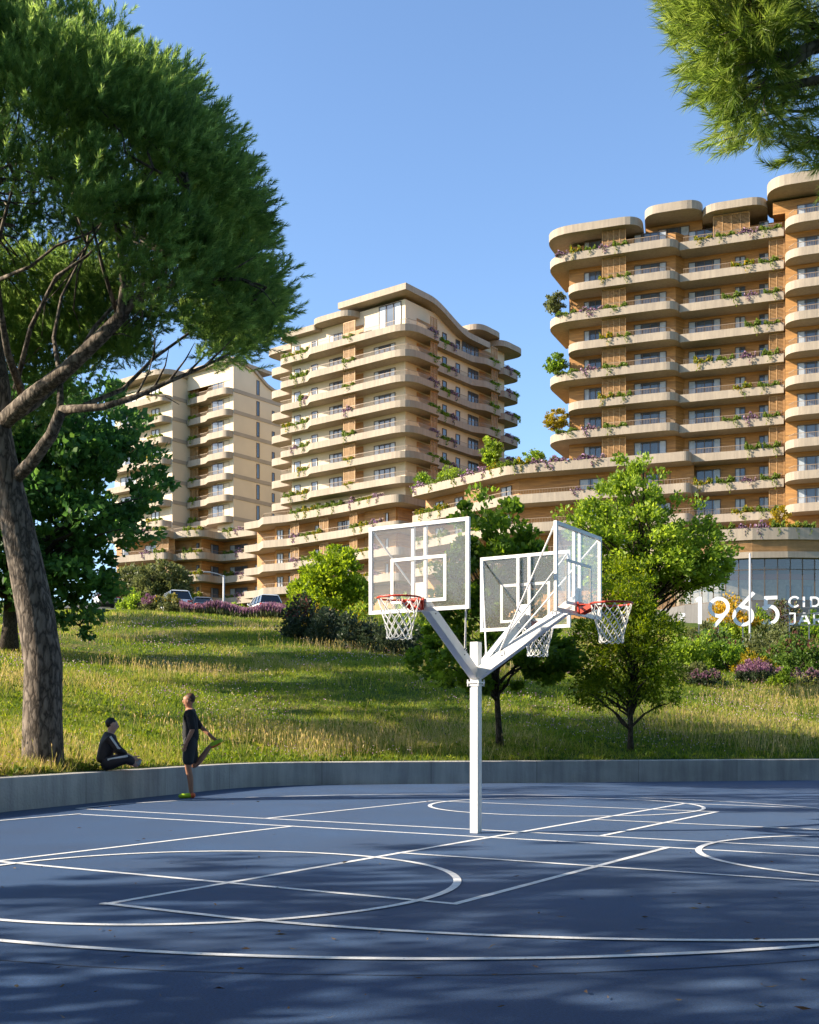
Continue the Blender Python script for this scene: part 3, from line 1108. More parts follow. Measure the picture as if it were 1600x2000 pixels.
wood_wall(cp, cen, 11, 30.0, 2.6)
zc = [20.85, 24.1, 27.35, 30.7]
for i, z in enumerate(zc):
    fr = list(cen)
    if i in (0, 1):
        fr = [(p[0] + .3 * (1 - i), p[1] - .2) for p in cen]
    terrace(cp, fr, z, 7 if z < 30 else 9, rail=z < 30)
    if z < 30:
        wl_ = offset_line(fr, 2.6)
        for (j, f0, f1, n) in ((0, .16, .28, 2), (0, .46, .58, 2), (1, .35, .75, 2), (3, .55, .9, 2), (4, .12, .34, 2), (4, .6, .98, 4)):
            fc, L_ = seg_fac(wl_[j], wl_[j + 1])
            window(cp, fc, f0 * L_, f1 * L_, .02, z - .5, z + 1.75, n, 1, 1)
        fc, L_ = seg_fac(offset_line(fr, 1.0)[0], offset_line(fr, 1.0)[1])
        screen(cp, fc, L_ * .76, L_ * .98, 0, z, z + 2.1, 3)
        fc, L_ = seg_fac(fr[0], fr[1])
        plant_line(fc, .6, L_ * .58, -.35, z, ('yellow', 'green', 'yellow') if i % 2 == 0 else ('green', 'yellow', 'green'),
                   f'on the {["third", "second", "first"][i]} balcony below the roof terrace, centre block')
        fc, L_ = seg_fac(fr[3], fr[4])
        plant_line(fc, L_ * .45, L_ * .98, -.35, z, ('lav', 'green'), f'further right, {["third", "second", "first"][i]} balcony below the centre roof terrace')

M['base_grey'] = mat('grey_base_concrete', (.15, .145, .14), .8, .15, .6, streak=.2)
# ================= round-fronted shop base at the right
sb = thing('shop_building', 'curved shop front with tall glazing under a slatted wooden band', 'building', (38, 112, 11))
shp = [atz(1270, 1062, 20.85), atz(1330, 1044, 20.85), atz(1400, 1035, 20.85), atz(1470, 1031, 20.85), atz(1540, 1030, 20.85), atz(1600, 1031, 20.85), atz(1690, 1036, 20.85), atz(1790, 1050, 20.85)]
back = offset_line(shp, 12)
b = MB(); b.prism(shp + back[::-1], 19.7, 20.85); b.build('cornice', M['concrete'], sb)
f2 = offset_line(shp, .35)
b = MB(); b.prism(f2 + back[::-1], 18.55, 19.7); b.build('fascia', M['slat'], sb)
b = MB()
for i in range(len(f2) - 1):
    for k in range(9):
        z = 18.62 + k * .125
        p, q = offset_line(shp, .3)[i], offset_line(shp, .3)[i + 1]
        b.beam((*p, z), (*q, z), .08, .055)
b.build('slat_band', M['slat'], sb)
f3 = offset_line(shp, .15)
b = MB(); b.prism(f3 + offset_line(shp, 1.0)[::-1], 17.95, 18.55); b.build('lintel', M['concrete'], sb)
f4 = offset_line(shp, .45)
b = MB(); b.prism(f4 + offset_line(shp, 1.0)[::-1], 9.5, 13.75); b.build('base_wall', M['base_grey'], sb)
b = MB()
f5 = offset_line(shp, .6)
for i in range(len(f5) - 1):
    b.add([(*f5[i], 13.75), (*f5[i + 1], 13.75), (*f5[i + 1], 17.95), (*f5[i], 17.95)], [(0, 1, 2, 3)])
b.build('glazing', M['shopglass'], sb)
b = MB()
tot = [0]
for i in range(len(f5) - 1):
    tot.append(tot[-1] + (Vector(f5[i + 1]) - Vector(f5[i])).length)
def along(line, tt, d):
    for i in range(len(line) - 1):
        if d <= tt[i + 1] or i == len(line) - 2:
            q = (d - tt[i]) / (tt[i + 1] - tt[i])
            return Vector(line[i]).lerp(Vector(line[i + 1]), q)
d = .3
while d < tot[-1]:
    q = along(f5, tot, d)
    b.box((q.x, q.y, 15.85), (.07, .12, 4.2)); d += 1.24
for i in range(len(f5) - 1):
    for z in (13.8, 16.85, 17.9):
        b.beam((*f5[i], z), (*f5[i + 1], z), .1, .07)
b.build('mullions', M['frame'], sb)
# made-up brick wall, orange band and two openings imitating a reflected house; grey floor
M['brick'] = mat('reflection_brick', (.5, .38, .27), .85, .3, 3)
M['reflection_red'] = mat('reflection_orange', (.5, .09, .03), .6, .1, 2)
ins = offset_line(shp, 3.2)
b = MB(); b.prism(ins + offset_line(shp, 3.6)[::-1], 13.2, 16.2); b.build('reflection_wall', M['brick'], sb)
b = MB(); b.prism(offset_line(shp, 3.05) + offset_line(shp, 3.6)[::-1], 16.2, 16.75); b.build('reflection_band', M['reflection_red'], sb)
b = MB(); b.prism(offset_line(shp, .9) + offset_line(shp, 11)[::-1], 13.0, 13.2); b.build('floor_slab', M['band'], sb)
fc, L_ = seg_fac(ins[4], ins[5])
window(sb, fc, L_ * .35, L_ * .6, .05, 13.9, 15.6, 1, 0, 0)  # opening of the imitated reflected house
fc, L_ = seg_fac(ins[5], ins[6])
window(sb, fc, L_ * .05, L_ * .25, .05, 14.2, 15.6, 1, 0, 0)  # second opening of the imitated reflection
# planting on its roof edge
for i in range(2, len(shp) - 2):
    fc, L_ = seg_fac(shp[i], shp[i + 1])
    plant_line(fc, .2, L_ - .1, -.5, 20.85, (('yellow', 'green'), ('yellow', 'yellow'), ('green', 'lav'), ('lav', 'green'))[i % 4],
               f'on the shop roof edge, stretch {["one", "two", "three", "four"][i % 4]} from the left')

# ================= middle tower
C0m = ((792 - 800) / F * 145, 145)
FL = Fac(C0m, (.793, -.609)); FR = Fac(C0m, (.609, .793))
mt = thing('apartment_tower', 'cream apartment tower with stacked planted balconies turning the corner, middle of the picture', 'building', (C0m[0], C0m[1] + 6, 14))


def cor(o1, o2):
    q = Vector(C0m) + FL.n * o1 + FR.n * o2
    return (q.x, q.y)


pl, pr = Vector(FL.p(-19.8)), Vector(FR.p(23.2))
b = MB(); b.prism([tuple(pl), tuple(C0m), tuple(pr), tuple(pl + pr - Vector(C0m))], 29.8, 55.2)
b.build('wall', M['cream'], mt)
b = MB(); b.prism([FL.p(-23.4, -3), FL.p(-19.6, -3), FL.p(-19.6, -14), FL.p(-23.4, -14)], 29.8, 54.6)
b.build('wall', M['cream'], mt)
zm = [33.0 + 3.19 * i for i in range(7)]
for i, z in enumerate(zm):
    fl = 6 - i
    top = fl == 0
    zn = z + 3.19
    pts = [FL.p(-21.2, -4), V3(FL.p(-21.4, 1.3), 1.3), V3(FL.p(-15.7, 1.3), .9), V3(FL.p(-14.5, 2.2), .9), V3(cor(2.2, 2.2), 2.9),
           V3(FR.p(4.4, 2.2), .8), V3(FR.p(5.5, 1.0), .8), V3(FR.p(13.6, 1.0), 1.5), V3(FR.p(15.6, 2.0), 1.5), V3(FR.p(19.4, 2.0), 1),
           V3(FR.p(20.0, .9), .5), V3(FR.p(20.8, 1.6), .5), V3(FR.p(25.2, 1.6), 1.5), FR.p(25.2, -4)]
    slab(mt, pts, z, .86)
    slab(mt, [FL.p(-25.3, -7), V3(FL.p(-25.6, -1.2), 1.4), V3(FL.p(-21.3, -1.2), .8), FL.p(-21.3, -5)], z + .05, 1.0)
    railing(mt, [FL.p(-21, 1.0), FL.p(-15.9, 1.0), FL.p(-14.7, 1.9), FL.p(0, 1.9), cor(1.5, 1.5), FR.p(0, 1.9), FR.p(4.3, 1.9)], z, .62, .2)
    railing(mt, [FR.p(5.8, .7), FR.p(13.4, .7), FR.p(15.7, 1.7), FR.p(19.3, 1.7)], z, .62, .2)
    railing(mt, [FR.p(21, 1.3), FR.p(25, 1.3), FR.p(25, -1)], z, .62, .2)
    zb, zt = z - .55, z + 1.84
    L = lambda px: FL.s_at(px, 0); Rr = lambda px: FR.s_at(px, 0)
    window(mt, FL, L(575.5), L(587), 0, zb, zt - .1, 1, 1, 0)
    window(mt, FL, L(609), L(620.5), 0, zb, zt - .1, 1, 0, 1)
    window(mt, FL, L(644), L(669), 0, zb, zt, 3, 1, 0)
    if not top:
        window(mt, FL, L(731), L(772.5), 0, zb, zt, 4, 1, 1)
    bb = MB()
    q0, q1 = FL.s_at(672, 0), FL.s_at(710, 0)
    bb.box((*FL.p((q0 + q1) / 2, .02), z + .8), (q1 - q0, .06, 2.6), FL.rz)
    bb.build('wood_panel', M['wood'], mt); bb = MB()
    q0, q1 = FR.s_at(814, 0), FR.s_at(853, 0)
    bb.box((*FR.p((q0 + q1) / 2, .02), z + .8), (q1 - q0, .06, 2.6), FR.rz)
    bb.build('wood_panel', M['wood'], mt); bb = MB()
    q0, q1 = FR.s_at(936, 0), FR.s_at(972, 0)
    bb.box((*FR.p((q0 + q1) / 2, .02), z + .8), (q1 - q0, .06, 2.6), FR.rz)
    bb.build('wood_panel', M['wood'], mt)
    hs = 2.3
    screen(mt, FL, FL.s_at(672, 1.5), FL.s_at(694, 1.5), 1.5, z, z + hs, 2)
    screen(mt, FR, FR.s_at(841, 1.5), FR.s_at(853, 1.5), 1.5, z, z + hs, 2)
    screen(mt, FR, FR.s_at(960, 1.4), FR.s_at(971, 1.4), 1.4, z, z + hs, 2)
    window(mt, FR, Rr(864), Rr(872), 0, zb, zt, 1, 0, 0)
    window(mt, FR, Rr(890), Rr(898), 0, zb, zt - .1, 1, 0, 0)
    window(mt, FR, Rr(914), Rr(934), 0, zb, zt, 3, 0, 0)
    window(mt, Fac(FL.p(-23.4, -3), FL.e), 1.3, 3.0, .02, zb, zt, 2, 1, 1)
    ks = [('green', 'yellow', 'green'), ('green', 'green'), ('green', 'lav'), ('yellow', 'green', 'green'), ('lav', 'green'), ('yellow', 'green'), ('green', 'yellow')][fl]
    plant_line(FL, -20.6 + (fl % 3) * 1.5, -15.6, .95, z, ks, f'at left end of {nth[fl]} balcony, cream middle tower')
    plant_line(FL, FL.s_at(669, 2), FL.s_at(693, 2), 1.9, z, (['green', 'green', 'green', 'lav', 'green', 'yellow', 'yellow'][fl],), f'by slatted screen of {nth[fl]} balcony, cream middle tower')
    plant_line(FR, 2.2, 4.6, 1.85, z, (['lav', 'dark', 'lav', 'dark', 'lav', 'dark', 'lav'][fl],), f'past the corner, {nth[fl]} balcony, shaded side of cream tower')
    if fl < 6:
        plant_line(FR, 6.6, 10.2, .7, z, ('dark', 'lav'), f'midway on {nth[fl]} balcony, shaded side of cream tower')
        plant_line(FR, 16.8, 19.2, 1.65, z, ('dark',), f'near far bulge of {nth[fl]} balcony, shaded side of cream tower')
        plant_line(FR, 21.4, 25, 1.25, z, ('lav', 'dark'), f'at far end of {nth[fl]} balcony, shaded side of cream tower')
# roofs
slab(mt, [FL.p(-20.8, -6), V3(FL.p(-21.2, 1.2), .8), V3(FL.p(-14.4, 1.2), .5), FL.p(-13.6, -6)], 55.6, .75, 'roof_canopy')
slab(mt, [V3(FL.p(-14.6, -6), 2), V3(FL.p(-14.9, 2.0), 2.0), V3(FL.p(-7.6, 2.0), 2.2), V3(FL.p(-7.4, -6), 2)], 56.0, .75, 'roof_canopy')
slab(mt, [FL.p(-25.6, -7), V3(FL.p(-26, -1.0), 1.4), FL.p(-20.9, -1.0), FL.p(-20.9, -7)], 55.0, .85, 'roof_canopy')
b = MB(); b.prism([FL.p(-8.0, 0), tuple(C0m), FR.p(14, 0), FR.p(14, -9), FL.p(-8.0, -9)], 55.2, 56.0)
b.build('penthouse_wall', M['cream'], mt)
# swooping roof: a strip that drops along the right face
b = MB()
st = []
for j in range(25):
    a = -1.6 + 19.2 * j / 24
    q = max(0, min(1, (a - 3.5) / 9.5))
    z = 57.3 - 2.4 * (q * q * (3 - 2 * q))
    st.append((a, z))
vs, fs = [], []
for a, z in st:
    for o_, zz in ((1.3, z), (1.3, z - .8), (-10.0, z - .8), (-10.0, z)):
        x, y = FR.p(a, o_)
        vs.append((x, y, zz))
for j in range(24):
    for q in range(4):
        fs.append((j * 4 + q, (j + 1) * 4 + q, (j + 1) * 4 + (q + 1) % 4, j * 4 + (q + 1) % 4))
fs += [(3, 2, 1, 0), (96, 97, 98, 99)]
b.add(vs, fs)
b.build('swept_roof', M['concrete'], mt)
slab(mt, [V3(FR.p(14.5, -7), 1.5), V3(FR.p(14.3, 1.6), 2), V3(FR.p(20.6, 1.6), 1.8), V3(FR.p(20.6, -7), 1)], 56.8, .75, 'roof_canopy')
slab(mt, [V3(FR.p(19.6, -5), 1.0), V3(FR.p(19.4, 1.9), 2), V3(FR.p(26.0, 1.9), 2.0), V3(FR.p(26, -5), 1)], 55.9, .8, 'roof_canopy')
window(mt, FL, FL.s_at(741, 0), FL.s_at(784, 0), .02, 52.9, 55.9, 3, 1, 1)
window(mt, FR, FR.s_at(902, 0), FR.s_at(934, 0), .03, 52.6, 55.3, 4, 0, 0)

# podium of the middle tower
mp_ = thing('terraced_building', 'wooden terraced block below the cream middle tower, with long planted balconies', 'building', (-10, 156, 15))
mid = [atz(477, 1021, 30.7), atz(506, 1016, 30.7), atz(512, 1010, 30.7), atz(560, 1005, 30.7), atz(675, 984.5, 30.7), atz(745, 969, 30.7), atz(780, 963, 30.7)]
mcor = atz(782, 963.5, 30.7)
mid_r = [tuple(Vector(mcor) + FR.e * 14)]
front = mid + mid_r
wood_wall(mp_, mid[:-1], 14, 30.0, 2.5)
b = MB()
q = Vector(mcor)
b.prism([tuple(q + FL.n * -2.6 + FR.n * -2.4), tuple(q + FL.n * -2.6 + FR.n * -2.4 + FR.e * 16), tuple(q + FL.n * -2.6 + FR.n * -6 + FR.e * 16), tuple(q + FL.n * -2.6 + FR.n * -8)], 14, 30.0)
b.build('wall', M['wood'], mp_)
for i, z in enumerate([18.0, 20.85, 24.1, 27.4, 30.7]):
    if i == 0:
        continue
    fr = [V3(p, r_) for p, r_ in zip(mid, (0, .8, .8, 3, 4, 4, 0))]
    fr[-1] = V3(mcor, 2.4)
    poly = fr + [tuple(Vector(mcor) + FR.e * 16)] + [tuple(Vector(mcor) + FR.e * 16 + FR.n * -6)] + offset_line(mid, 7)[::-1]
    slab(mp_, poly, z, 1.0)
    railing(mp_, offset_line(mid[1:6], .4), z, .55, .3)
    if i < 4:
        wl_ = offset_line(mid, 2.5)
        for (j, f0, f1, n) in ((2, .05, .32, 2), (2, .55, .98, 3), (3, .28, .40, 2), (3, .66, .88, 3), (4, .22, .36, 2), (4, .68, .82, 2)):
            fc, L_ = seg_fac(wl_[j], wl_[j + 1])
            window(mp_, fc, f0 * L_, f1 * L_, .02, z - .5, z + 1.75, n, 1, 1)
        w1 = offset_line(mid, .9)
        for (j, f0, f1) in ((3, .0, .14), (3, .5, .64), (4, .0, .2)):
            fc, L_ = seg_fac(w1[j], w1[j + 1])
            screen(mp_, fc, f0 * L_, f1 * L_, 0, z, z + 2.15, 2)
    lv = ['', 'lowest', 'second lowest', 'second highest', 'topmost'][i]
    fc, L_ = seg_fac(mid[3], mid[4])
    plant_line(fc, L_ * .02, L_ * (.95 if i == 4 else .6), -.4, z, ('green', 'yellow', 'green', 'green') if i in (4, 1) else ('lav', 'green', 'yellow'), f'on the {lv} terrace below the cream tower, left stretch')
    fc, L_ = seg_fac(mid[4], mid[5])
    plant_line(fc, L_ * .05, L_ * .95, -.4, z, ('lav', 'green', 'yellow', 'lav') if i == 4 else ('green', 'yellow', 'lav'), f'on the {lv} terrace below the cream tower, right stretch')

# ================= left tower
C0l = ((456 - 800) / F * 170, 170)
LL = Fac(C0l, (.793, -.609)); LR = Fac(C0l, (.609, .793))
lt_ = thing('apartment_tower', 'cream apartment tower with a wavy roof and blank side wall, half hidden by the pine', 'building', (C0l[0], C0l[1] + 6, 15))
b = MB(); b.prism([LL.p(-10.4, -1.6), LL.p(-3.6, -1.6), LL.p(-3.6, -.15), tuple(C0l), LR.p(16), LR.p(16, -14), LL.p(-10.4, -14)], 29.8, 53.6)
b.build('wall', M['cream'], lt_)
b = MB(); b.prism([LL.p(-24, 3.0), LL.p(-10.2, 3.0), LL.p(-10.2, -10), LL.p(-24, -10)], 29.8, 54.6)
b.build('wall', M['cream'], lt_)
# wavy gable on the side wall and its roof strip
top_l = [(-.3, 56.4), (2, 56.3), (4, 55.8), (5.5, 54.9), (7, 54.0), (8.5, 53.55), (11, 53.7), (16, 54.4)]
b = MB()
n = len(top_l)
vs = [(*LR.p(a, o_), z) for o_ in (-.003, -11) for a, z in [(-.0 if top_l[0][0] == a_ else a_, z_) for a_, z_ in top_l]]
vs2 = [(*LR.p(max(a, 0), o_), 53.5) for o_ in (-.003, -11) for a, z in top_l]
allv = vs + vs2
fs = []
for j in range(n - 1):
    fs += [(2 * n + j, 2 * n + j + 1, j + 1, j), (j, j + 1, n + j + 1, n + j)]
fs += [(0, n, 3 * n, 2 * n)]
b.add(allv, fs); b.build('gable_wall', M['cream'], lt_)
vs, fs = [], []
for a, z in top_l:
    for o_, zz in ((.35, z + .35), (.35, z - .1), (-12.5, z - .1), (-12.5, z + .35)):
        vs.append((*LR.p(a, o_), zz))
for j in range(n - 1):
    for q in range(4):
        fs.append((j * 4 + q, (j + 1) * 4 + q, (j + 1) * 4 + (q + 1) % 4, j * 4 + (q + 1) % 4))
fs += [(3, 2, 1, 0)]
b = MB(); b.add(vs, fs); b.build('swept_roof', M['concrete'], lt_)
slab(lt_, [LL.p(-11.0, -8), V3(LL.p(-10.6, .8), 1), V3(LL.p(.2, .8), 1), LL.p(.2, -8)], 56.5, .5, 'roof_canopy')
slab(lt_, [V3(LL.p(-25, -6), 1), V3(LL.p(-25, 4.6), 2), V3(LL.p(-10.0, 4.6), 3.5), V3(LL.p(-10.0, -6), 1)], 56.2, .8, 'roof_canopy')
b = MB(); b.prism([LL.p(-23, 2.2), LL.p(-10.4, 2.2), LL.p(-10.4, -6), LL.p(-23, -6)], 54.6, 55.5); b.build('penthouse_wall', M['cream'], lt_)
for i in range(7):
    z = 33.0 + 3.19 * i
    fl = 6 - i
    slab(lt_, [LL.p(-10.1, -1.7), V3(LL.p(-10.1, .35), .5), V3(LL.p(-5.6, .35), 2), V3(LL.p(-4.4, 1.2), 1.6), V3(LL.p(-.2, 1.2), 2.2), LL.p(-.0, -1.0)], z, .95)
    b = MB()
    b.beam((*LR.p(.02, .03), z - .28), (*LR.p(15.9, .03), z - .28), .12, .56)
    b.build('band_course', M['band'], lt_)
    fb = Fac(LL.p(-10.2, 3.0), LR.e)
    b = MB(); b.beam((*fb.p(-.0, .03), z - .28), (*fb.p(4.4, .03), z - .28), .12, .56); b.build('band_course', M['band'], lt_)
    window(lt_, LL, LL.s_at(415, -.15), LL.s_at(449, -.15), -.12, z - .1, z + 2.0, 3, 0, 0)
    b = MB(); q0, q1 = LL.s_at(368, -1.6), LL.s_at(407, -1.6)
    b.box((*LL.p((q0 + q1) / 2, -1.57), z + .8), (q1 - q0, .06, 2.6), LL.rz); b.build('wood_panel', M['wood'], lt_)
    screen(lt_, LL, LL.s_at(371, -.6), LL.s_at(387, -.6), -.6, z, z + 2.2, 2)
    railing(lt_, [LL.p(-9.9, .1), LL.p(-5.6, .1), LL.p(-4.4, .9), LL.p(-.8, .9)], z, .62, .2)
    window(lt_, LR, LR.s_at(501, 0), LR.s_at(506.5, 0), .0, z + .1, z + 2.35, 1, 0, 0)
    window(lt_, LR, LR.s_at(531, 0), LR.s_at(536, 0), .0, z + .2, z + 1.6, 1, 0, 0)
    slab(lt_, [LL.p(-24.5, 2.8), V3(LL.p(-24.5, 4.6), 1.5), V3(LL.p(-10.6, 4.6), 1.8), LL.p(-10.4, 2.8)], z, .95)
    window(lt_, LL, -22.5, -18.6, 3.02, z - .5, z + 1.8, 3, 1, 1)
    window(lt_, LL, -15, -13.2, 3.02, z - .5, z + 1.8, 2, 1, 1)
    plant_line(LL, -14.5, -11.2, 4.2, z, ('yellow', 'green'), f'on {nth[fl]} balcony of the cream tower behind the pine, left part')
    if fl != 3:
        plant_line(LL, -9.8, -8.0, .1, z, ('dark',), f'on the {nth[fl]} recessed balcony of the cream tower behind the pine')

# podium of the left tower
lp = thing('terraced_building', 'wooden terraced block at far left below the wavy-roofed tower', 'building', (-33, 172, 15))
lef = [atz(205, 1046, 30.7), atz(327, 1034, 30.7), atz(341, 1040, 30.7), atz(352, 1037, 30.7), atz(398, 1033, 30.7), atz(428, 1041, 30.7), atz(500, 1031, 30.7)]
wood_wall(lp, lef, 14, 30.0, 2.6)
for i, z in enumerate([18.0, 20.85, 24.1, 27.4, 30.7]):
    if i == 0:
        continue
    terrace(lp, lef, z, 7, 1.0, 2.2)
    if i < 4:
        wl_ = offset_line(lef, 2.6)
        for (j, f0, f1, n) in ((0, .1, .22, 1), (0, .5, .7, 2), (3, .5, .8, 1), (4, .4, .75, 1), (5, .15, .55, 3), (5, .72, .98, 2)):
            fc, L_ = seg_fac(wl_[j], wl_[j + 1])
            window(lp, fc, f0 * L_, f1 * L_, .02, z - .5, z + 1.7, n, 1, 0)
        w1 = offset_line(lef, 1.0)
        fc, L_ = seg_fac(w1[0], w1[1]); screen(lp, fc, .78 * L_, .97 * L_, 0, z, z + 2.15, 2)
    lv = ['', 'lowest', 'second lowest', 'second highest', 'topmost'][i]
    fc, L_ = seg_fac(lef[0], lef[1]); plant_line(fc, L_ * .55, L_ * .95, -.4, z, ('lav', 'green'), f'on the {lv} terrace at far left, before the bulge')
    fc, L_ = seg_fac(lef[3], lef[4]); plant_line(fc, L_ * .05, L_ * .9, -.4, z, ('green', 'yellow'), f'on the {lv} terrace at far left, on the bulge')
    fc, L_ = seg_fac(lef[5], lef[6]); plant_line(fc, L_ * .05, L_ * .7, -.4, z, ('green', 'lav'), f'on the {lv} terrace at far left, in the recess')

# ground-floor wood front with shop windows under the lowest terrace (left of centre)
gf = [tuple(Vector(p)) for p in offset_line([lef[5], lef[6], mid[2], mid[3], mid[4], mid[5]], .9)]
# ------------------------------------------------------------------ balcony planting (small shrubs and flowers, one clump each)
def strip_mesh(kind, seed):
    g = np.random.default_rng(seed)
    n = 900
    base = {'green': 'leaf_balcony', 'yellow': 'leaf_yellow', 'lav': 'flower_lav', 'dark': 'leaf_maple'}[kind]
    x = g.uniform(-1, 1, n)
    prof = .62 + .3 * np.sin(x * 4 + seed) + .2 * np.sin(x * 9 + seed * 2)
    z = g.uniform(0, 1, n) ** .7 * .5 * prof
    y = g.normal(0, .17, n)
    hang = (g.random(n) < .09) & (np.abs(x - .5 + seed % 3 * .5) < .3)
    z = np.where(hang, -g.uniform(0, .45, n) * (.5 + prof), z)
    y = np.where(hang, -.36 - g.uniform(0, .1, n), y)
    c = np.stack([x, y, z], 1)
    d = unit(g.normal(0, 1, (n, 3)) + np.array([0, -.4, .5]))
    return leaf_quads(g, c, d, .17, .12), base, g


def leaf_quads(g, c, d, length, width, jitter=.35):
    n = len(c)
    r = unit(g.normal(0, 1, (n, 3)))
    side = unit(np.cross(d, r))
    l = length * (1 + jitter * g.uniform(-1, 1, (n, 1)))
    wd = width * (1 + jitter * g.uniform(-1, 1, (n, 1)))
    p0 = c - d * l * .5
    p2 = c + d * l * .5
    m = c + np.cross(d, side) * l * .08
    p1 = m + side * wd * .5
    p3 = m - side * wd * .5
    return np.stack([p0, p1, p2, p3], 1).reshape(-1, 3)


PM = {}
for kind in ('green', 'yellow', 'lav', 'dark'):
    for v in range(3):
        q, base, g = strip_mesh(kind, 5 + v * 7 + len(kind))
        mats = [M[base]]
        midx = None
        nf = len(q) // 4
        if kind == 'lav':
            mats = [M['flower_lav'], M['leaf_olive']]
            midx = (g.random(nf) < .4).astype(int)
        if kind == 'yellow':
            mats = [M['leaf_yellow'], M['leaf_balcony']]
            midx = (g.random(nf) < .6).astype(int)
        o = np_mesh('balcony_plants', q, 4, mats, g.random(nf), midx=midx)
        PM[(kind, v)] = o.data
        bpy.data.objects.remove(o)
KN = {'green': 'green shrubs', 'yellow': 'yellow-green shrubs', 'lav': 'mauve flowers', 'dark': 'dark green shrubs'}
for (fac, a0, a1, o_, z, kinds, where, group) in PLANTS:
    n = len(kinds)
    seen = {}
    for i, k in enumerate(kinds):
        seen[k] = seen.get(k, 0) + 1
    cnt = {}
    for i, k in enumerate(kinds):
        c = a0 + (a1 - a0) * (i + .5) / n
        half = abs(a1 - a0) / n / 2 * rnd.uniform(.72, 1.0)
        x, y = fac.p(c, o_)
        ob = bpy.data.objects.new('balcony_plants', PM[(k, rnd.randrange(3))])
        COL.objects.link(ob)
        ob.location = (x, y, z - .05)
        ob.rotation_euler = (0, 0, fac.rz)
        ob.scale = (half, 1.2, rnd.uniform(.9, 1.75))
        cnt[k] = cnt.get(k, 0) + 1
        pre = '' if seen[k] == 1 else (['first ', 'second ', 'third ', 'fourth '][cnt[k] - 1])
        tag(ob, f'{pre}{KN[k]} {where}', 'plants', group)
# ------------------------------------------------------------------ trees and shrubs
def clump_leaves(g, centers, rads, per, length, width, up=.25, out_from=None, flat=1.0):
    """leaf-sized faces gathered round clump centres"""
    n = len(centers)
    idx = np.repeat(np.arange(n), per)
    v = g.normal(0, 1, (n * per, 3)); v = unit(v) * (g.random((n * per, 1)) ** .45)
    v[:, 2] *= flat
    c = centers[idx] + v * rads[idx][:, None]
    d = v * .8 + g.normal(0, .6, (len(c), 3)) + np.array([0, 0, up])
    if out_from is not None:
        d = d + unit(c - out_from) * .7
    d = unit(d)
    return leaf_quads(g, c, d, length, width), idx


def limb_path(a, b, sag, g, k=6):
    a, b = Vector(a), Vector(b)
    pts = []
    for j in range(k + 1):
        q = j / k
        p = a.lerp(b, q)
        p.z += sag * math.sin(math.pi * q)
        if 0 < j < k:
            w_ = (b - a).length * .035
            p += Vector((g.normal(0, w_), g.normal(0, w_), g.normal(0, w_ * .6)))
        pts.append(p)
    return pts


def broadleaf(name, label, cat, base, blobs, nclump, per, leaf, mat_, trunk_r, lean=(0, 0), seed=1, barkm='bark', clump_r=.3, shell=.5, flat=.8, group=None, fork=.35, limbs=22, hole=.12, width=.62, up=.25, trunk_h=None):
    """blobs: crown ellipsoids (dx, dy, dz, rx, ry, rz) from the base"""
    g = np.random.default_rng(seed)
    base = Vector(base)
    t = thing(name, label, cat, base, group)
    vol = np.array([b_[3] * b_[4] * b_[5] for b_ in blobs]) ** .67
    cs, outs = [], []
    for b_, w_ in zip(blobs, vol / vol.sum()):
        k = max(3, int(nclump * w_))
        u = unit(g.normal(0, 1, (k, 3)))
        rr = (shell + (1.04 - shell) * g.random((k, 1)) ** .6)
        p = u * rr * np.array(b_[3:6]) + np.array(b_[:3])
        cs.append(p)
    cs = np.concatenate(cs) + np.array(base)
    keep = g.random(len(cs)) > hole
    cs = cs[keep]
    rads = clump_r * g.uniform(.6, 1.5, len(cs))
    ctr = np.array(base) + np.array([np.mean([b_[0] for b_ in blobs]), np.mean([b_[1] for b_ in blobs]), np.mean([b_[2] for b_ in blobs]) * .8])
    q, idx = clump_leaves(g, cs, rads, per, leaf, leaf * width, up, ctr, flat)
    tone = np.clip(g.normal(.45, .18, len(cs))[idx] + g.normal(0, .2, len(idx)), 0, 1)
    np_mesh('crown', q, 4, M[mat_], tone, parent=t)
    # trunk and limbs
    b = MB()
    top = max(b_[2] + b_[5] * .55 for b_ in blobs) if trunk_h is None else trunk_h
    kk = 9
    tp = []
    for j in range(kk + 1):
        f = j / kk
        tp.append(base + Vector((lean[0] * f + .04 * trunk_r * 6 * math.sin(f * 5 + seed), lean[1] * f + .2 * trunk_r * math.sin(f * 7 + seed * 2), top * f - .1)))
    rad = [trunk_r * (1.35 if j == 0 else 1.0) * (1 - .82 * j / kk) for j in range(kk + 1)]
    b.tube(tp, rad, 9)
    order = g.permutation(len(cs))[:limbs]
    for i in order:
        c = Vector(cs[i])
        f = min(.92, max(fork * .6, (c.z - base.z) / top * .72 - .12 * g.random()))
        j = f * kk
        a = tp[int(j)].lerp(tp[min(kk, int(j) + 1)], j - int(j))
        r0 = trunk_r * (1 - .82 * f) * .55
        pts = limb_path(a, c, .06 * (c - a).length, g)
        b.tube(pts, [r0 * (1 - .86 * m_ / 6) + .002 for m_ in range(7)], 5)
        for _ in range(2):                  # twigs off the limb
            m_ = g.integers(2, 6)
            nb = cs[np.argsort(np.linalg.norm(cs - np.array(pts[m_]), axis=1))[g.integers(0, 5)]]
            b.tube(limb_path(pts[m_], nb, 0, g, 4), [r0 * .3, r0 * .24, r0 * .18, r0 * .12, .002], 4, cap=False)
    b.build('trunk', M[barkm], t, smooth=True)
    return t


def hz(x, y):
    return hill(x, y)


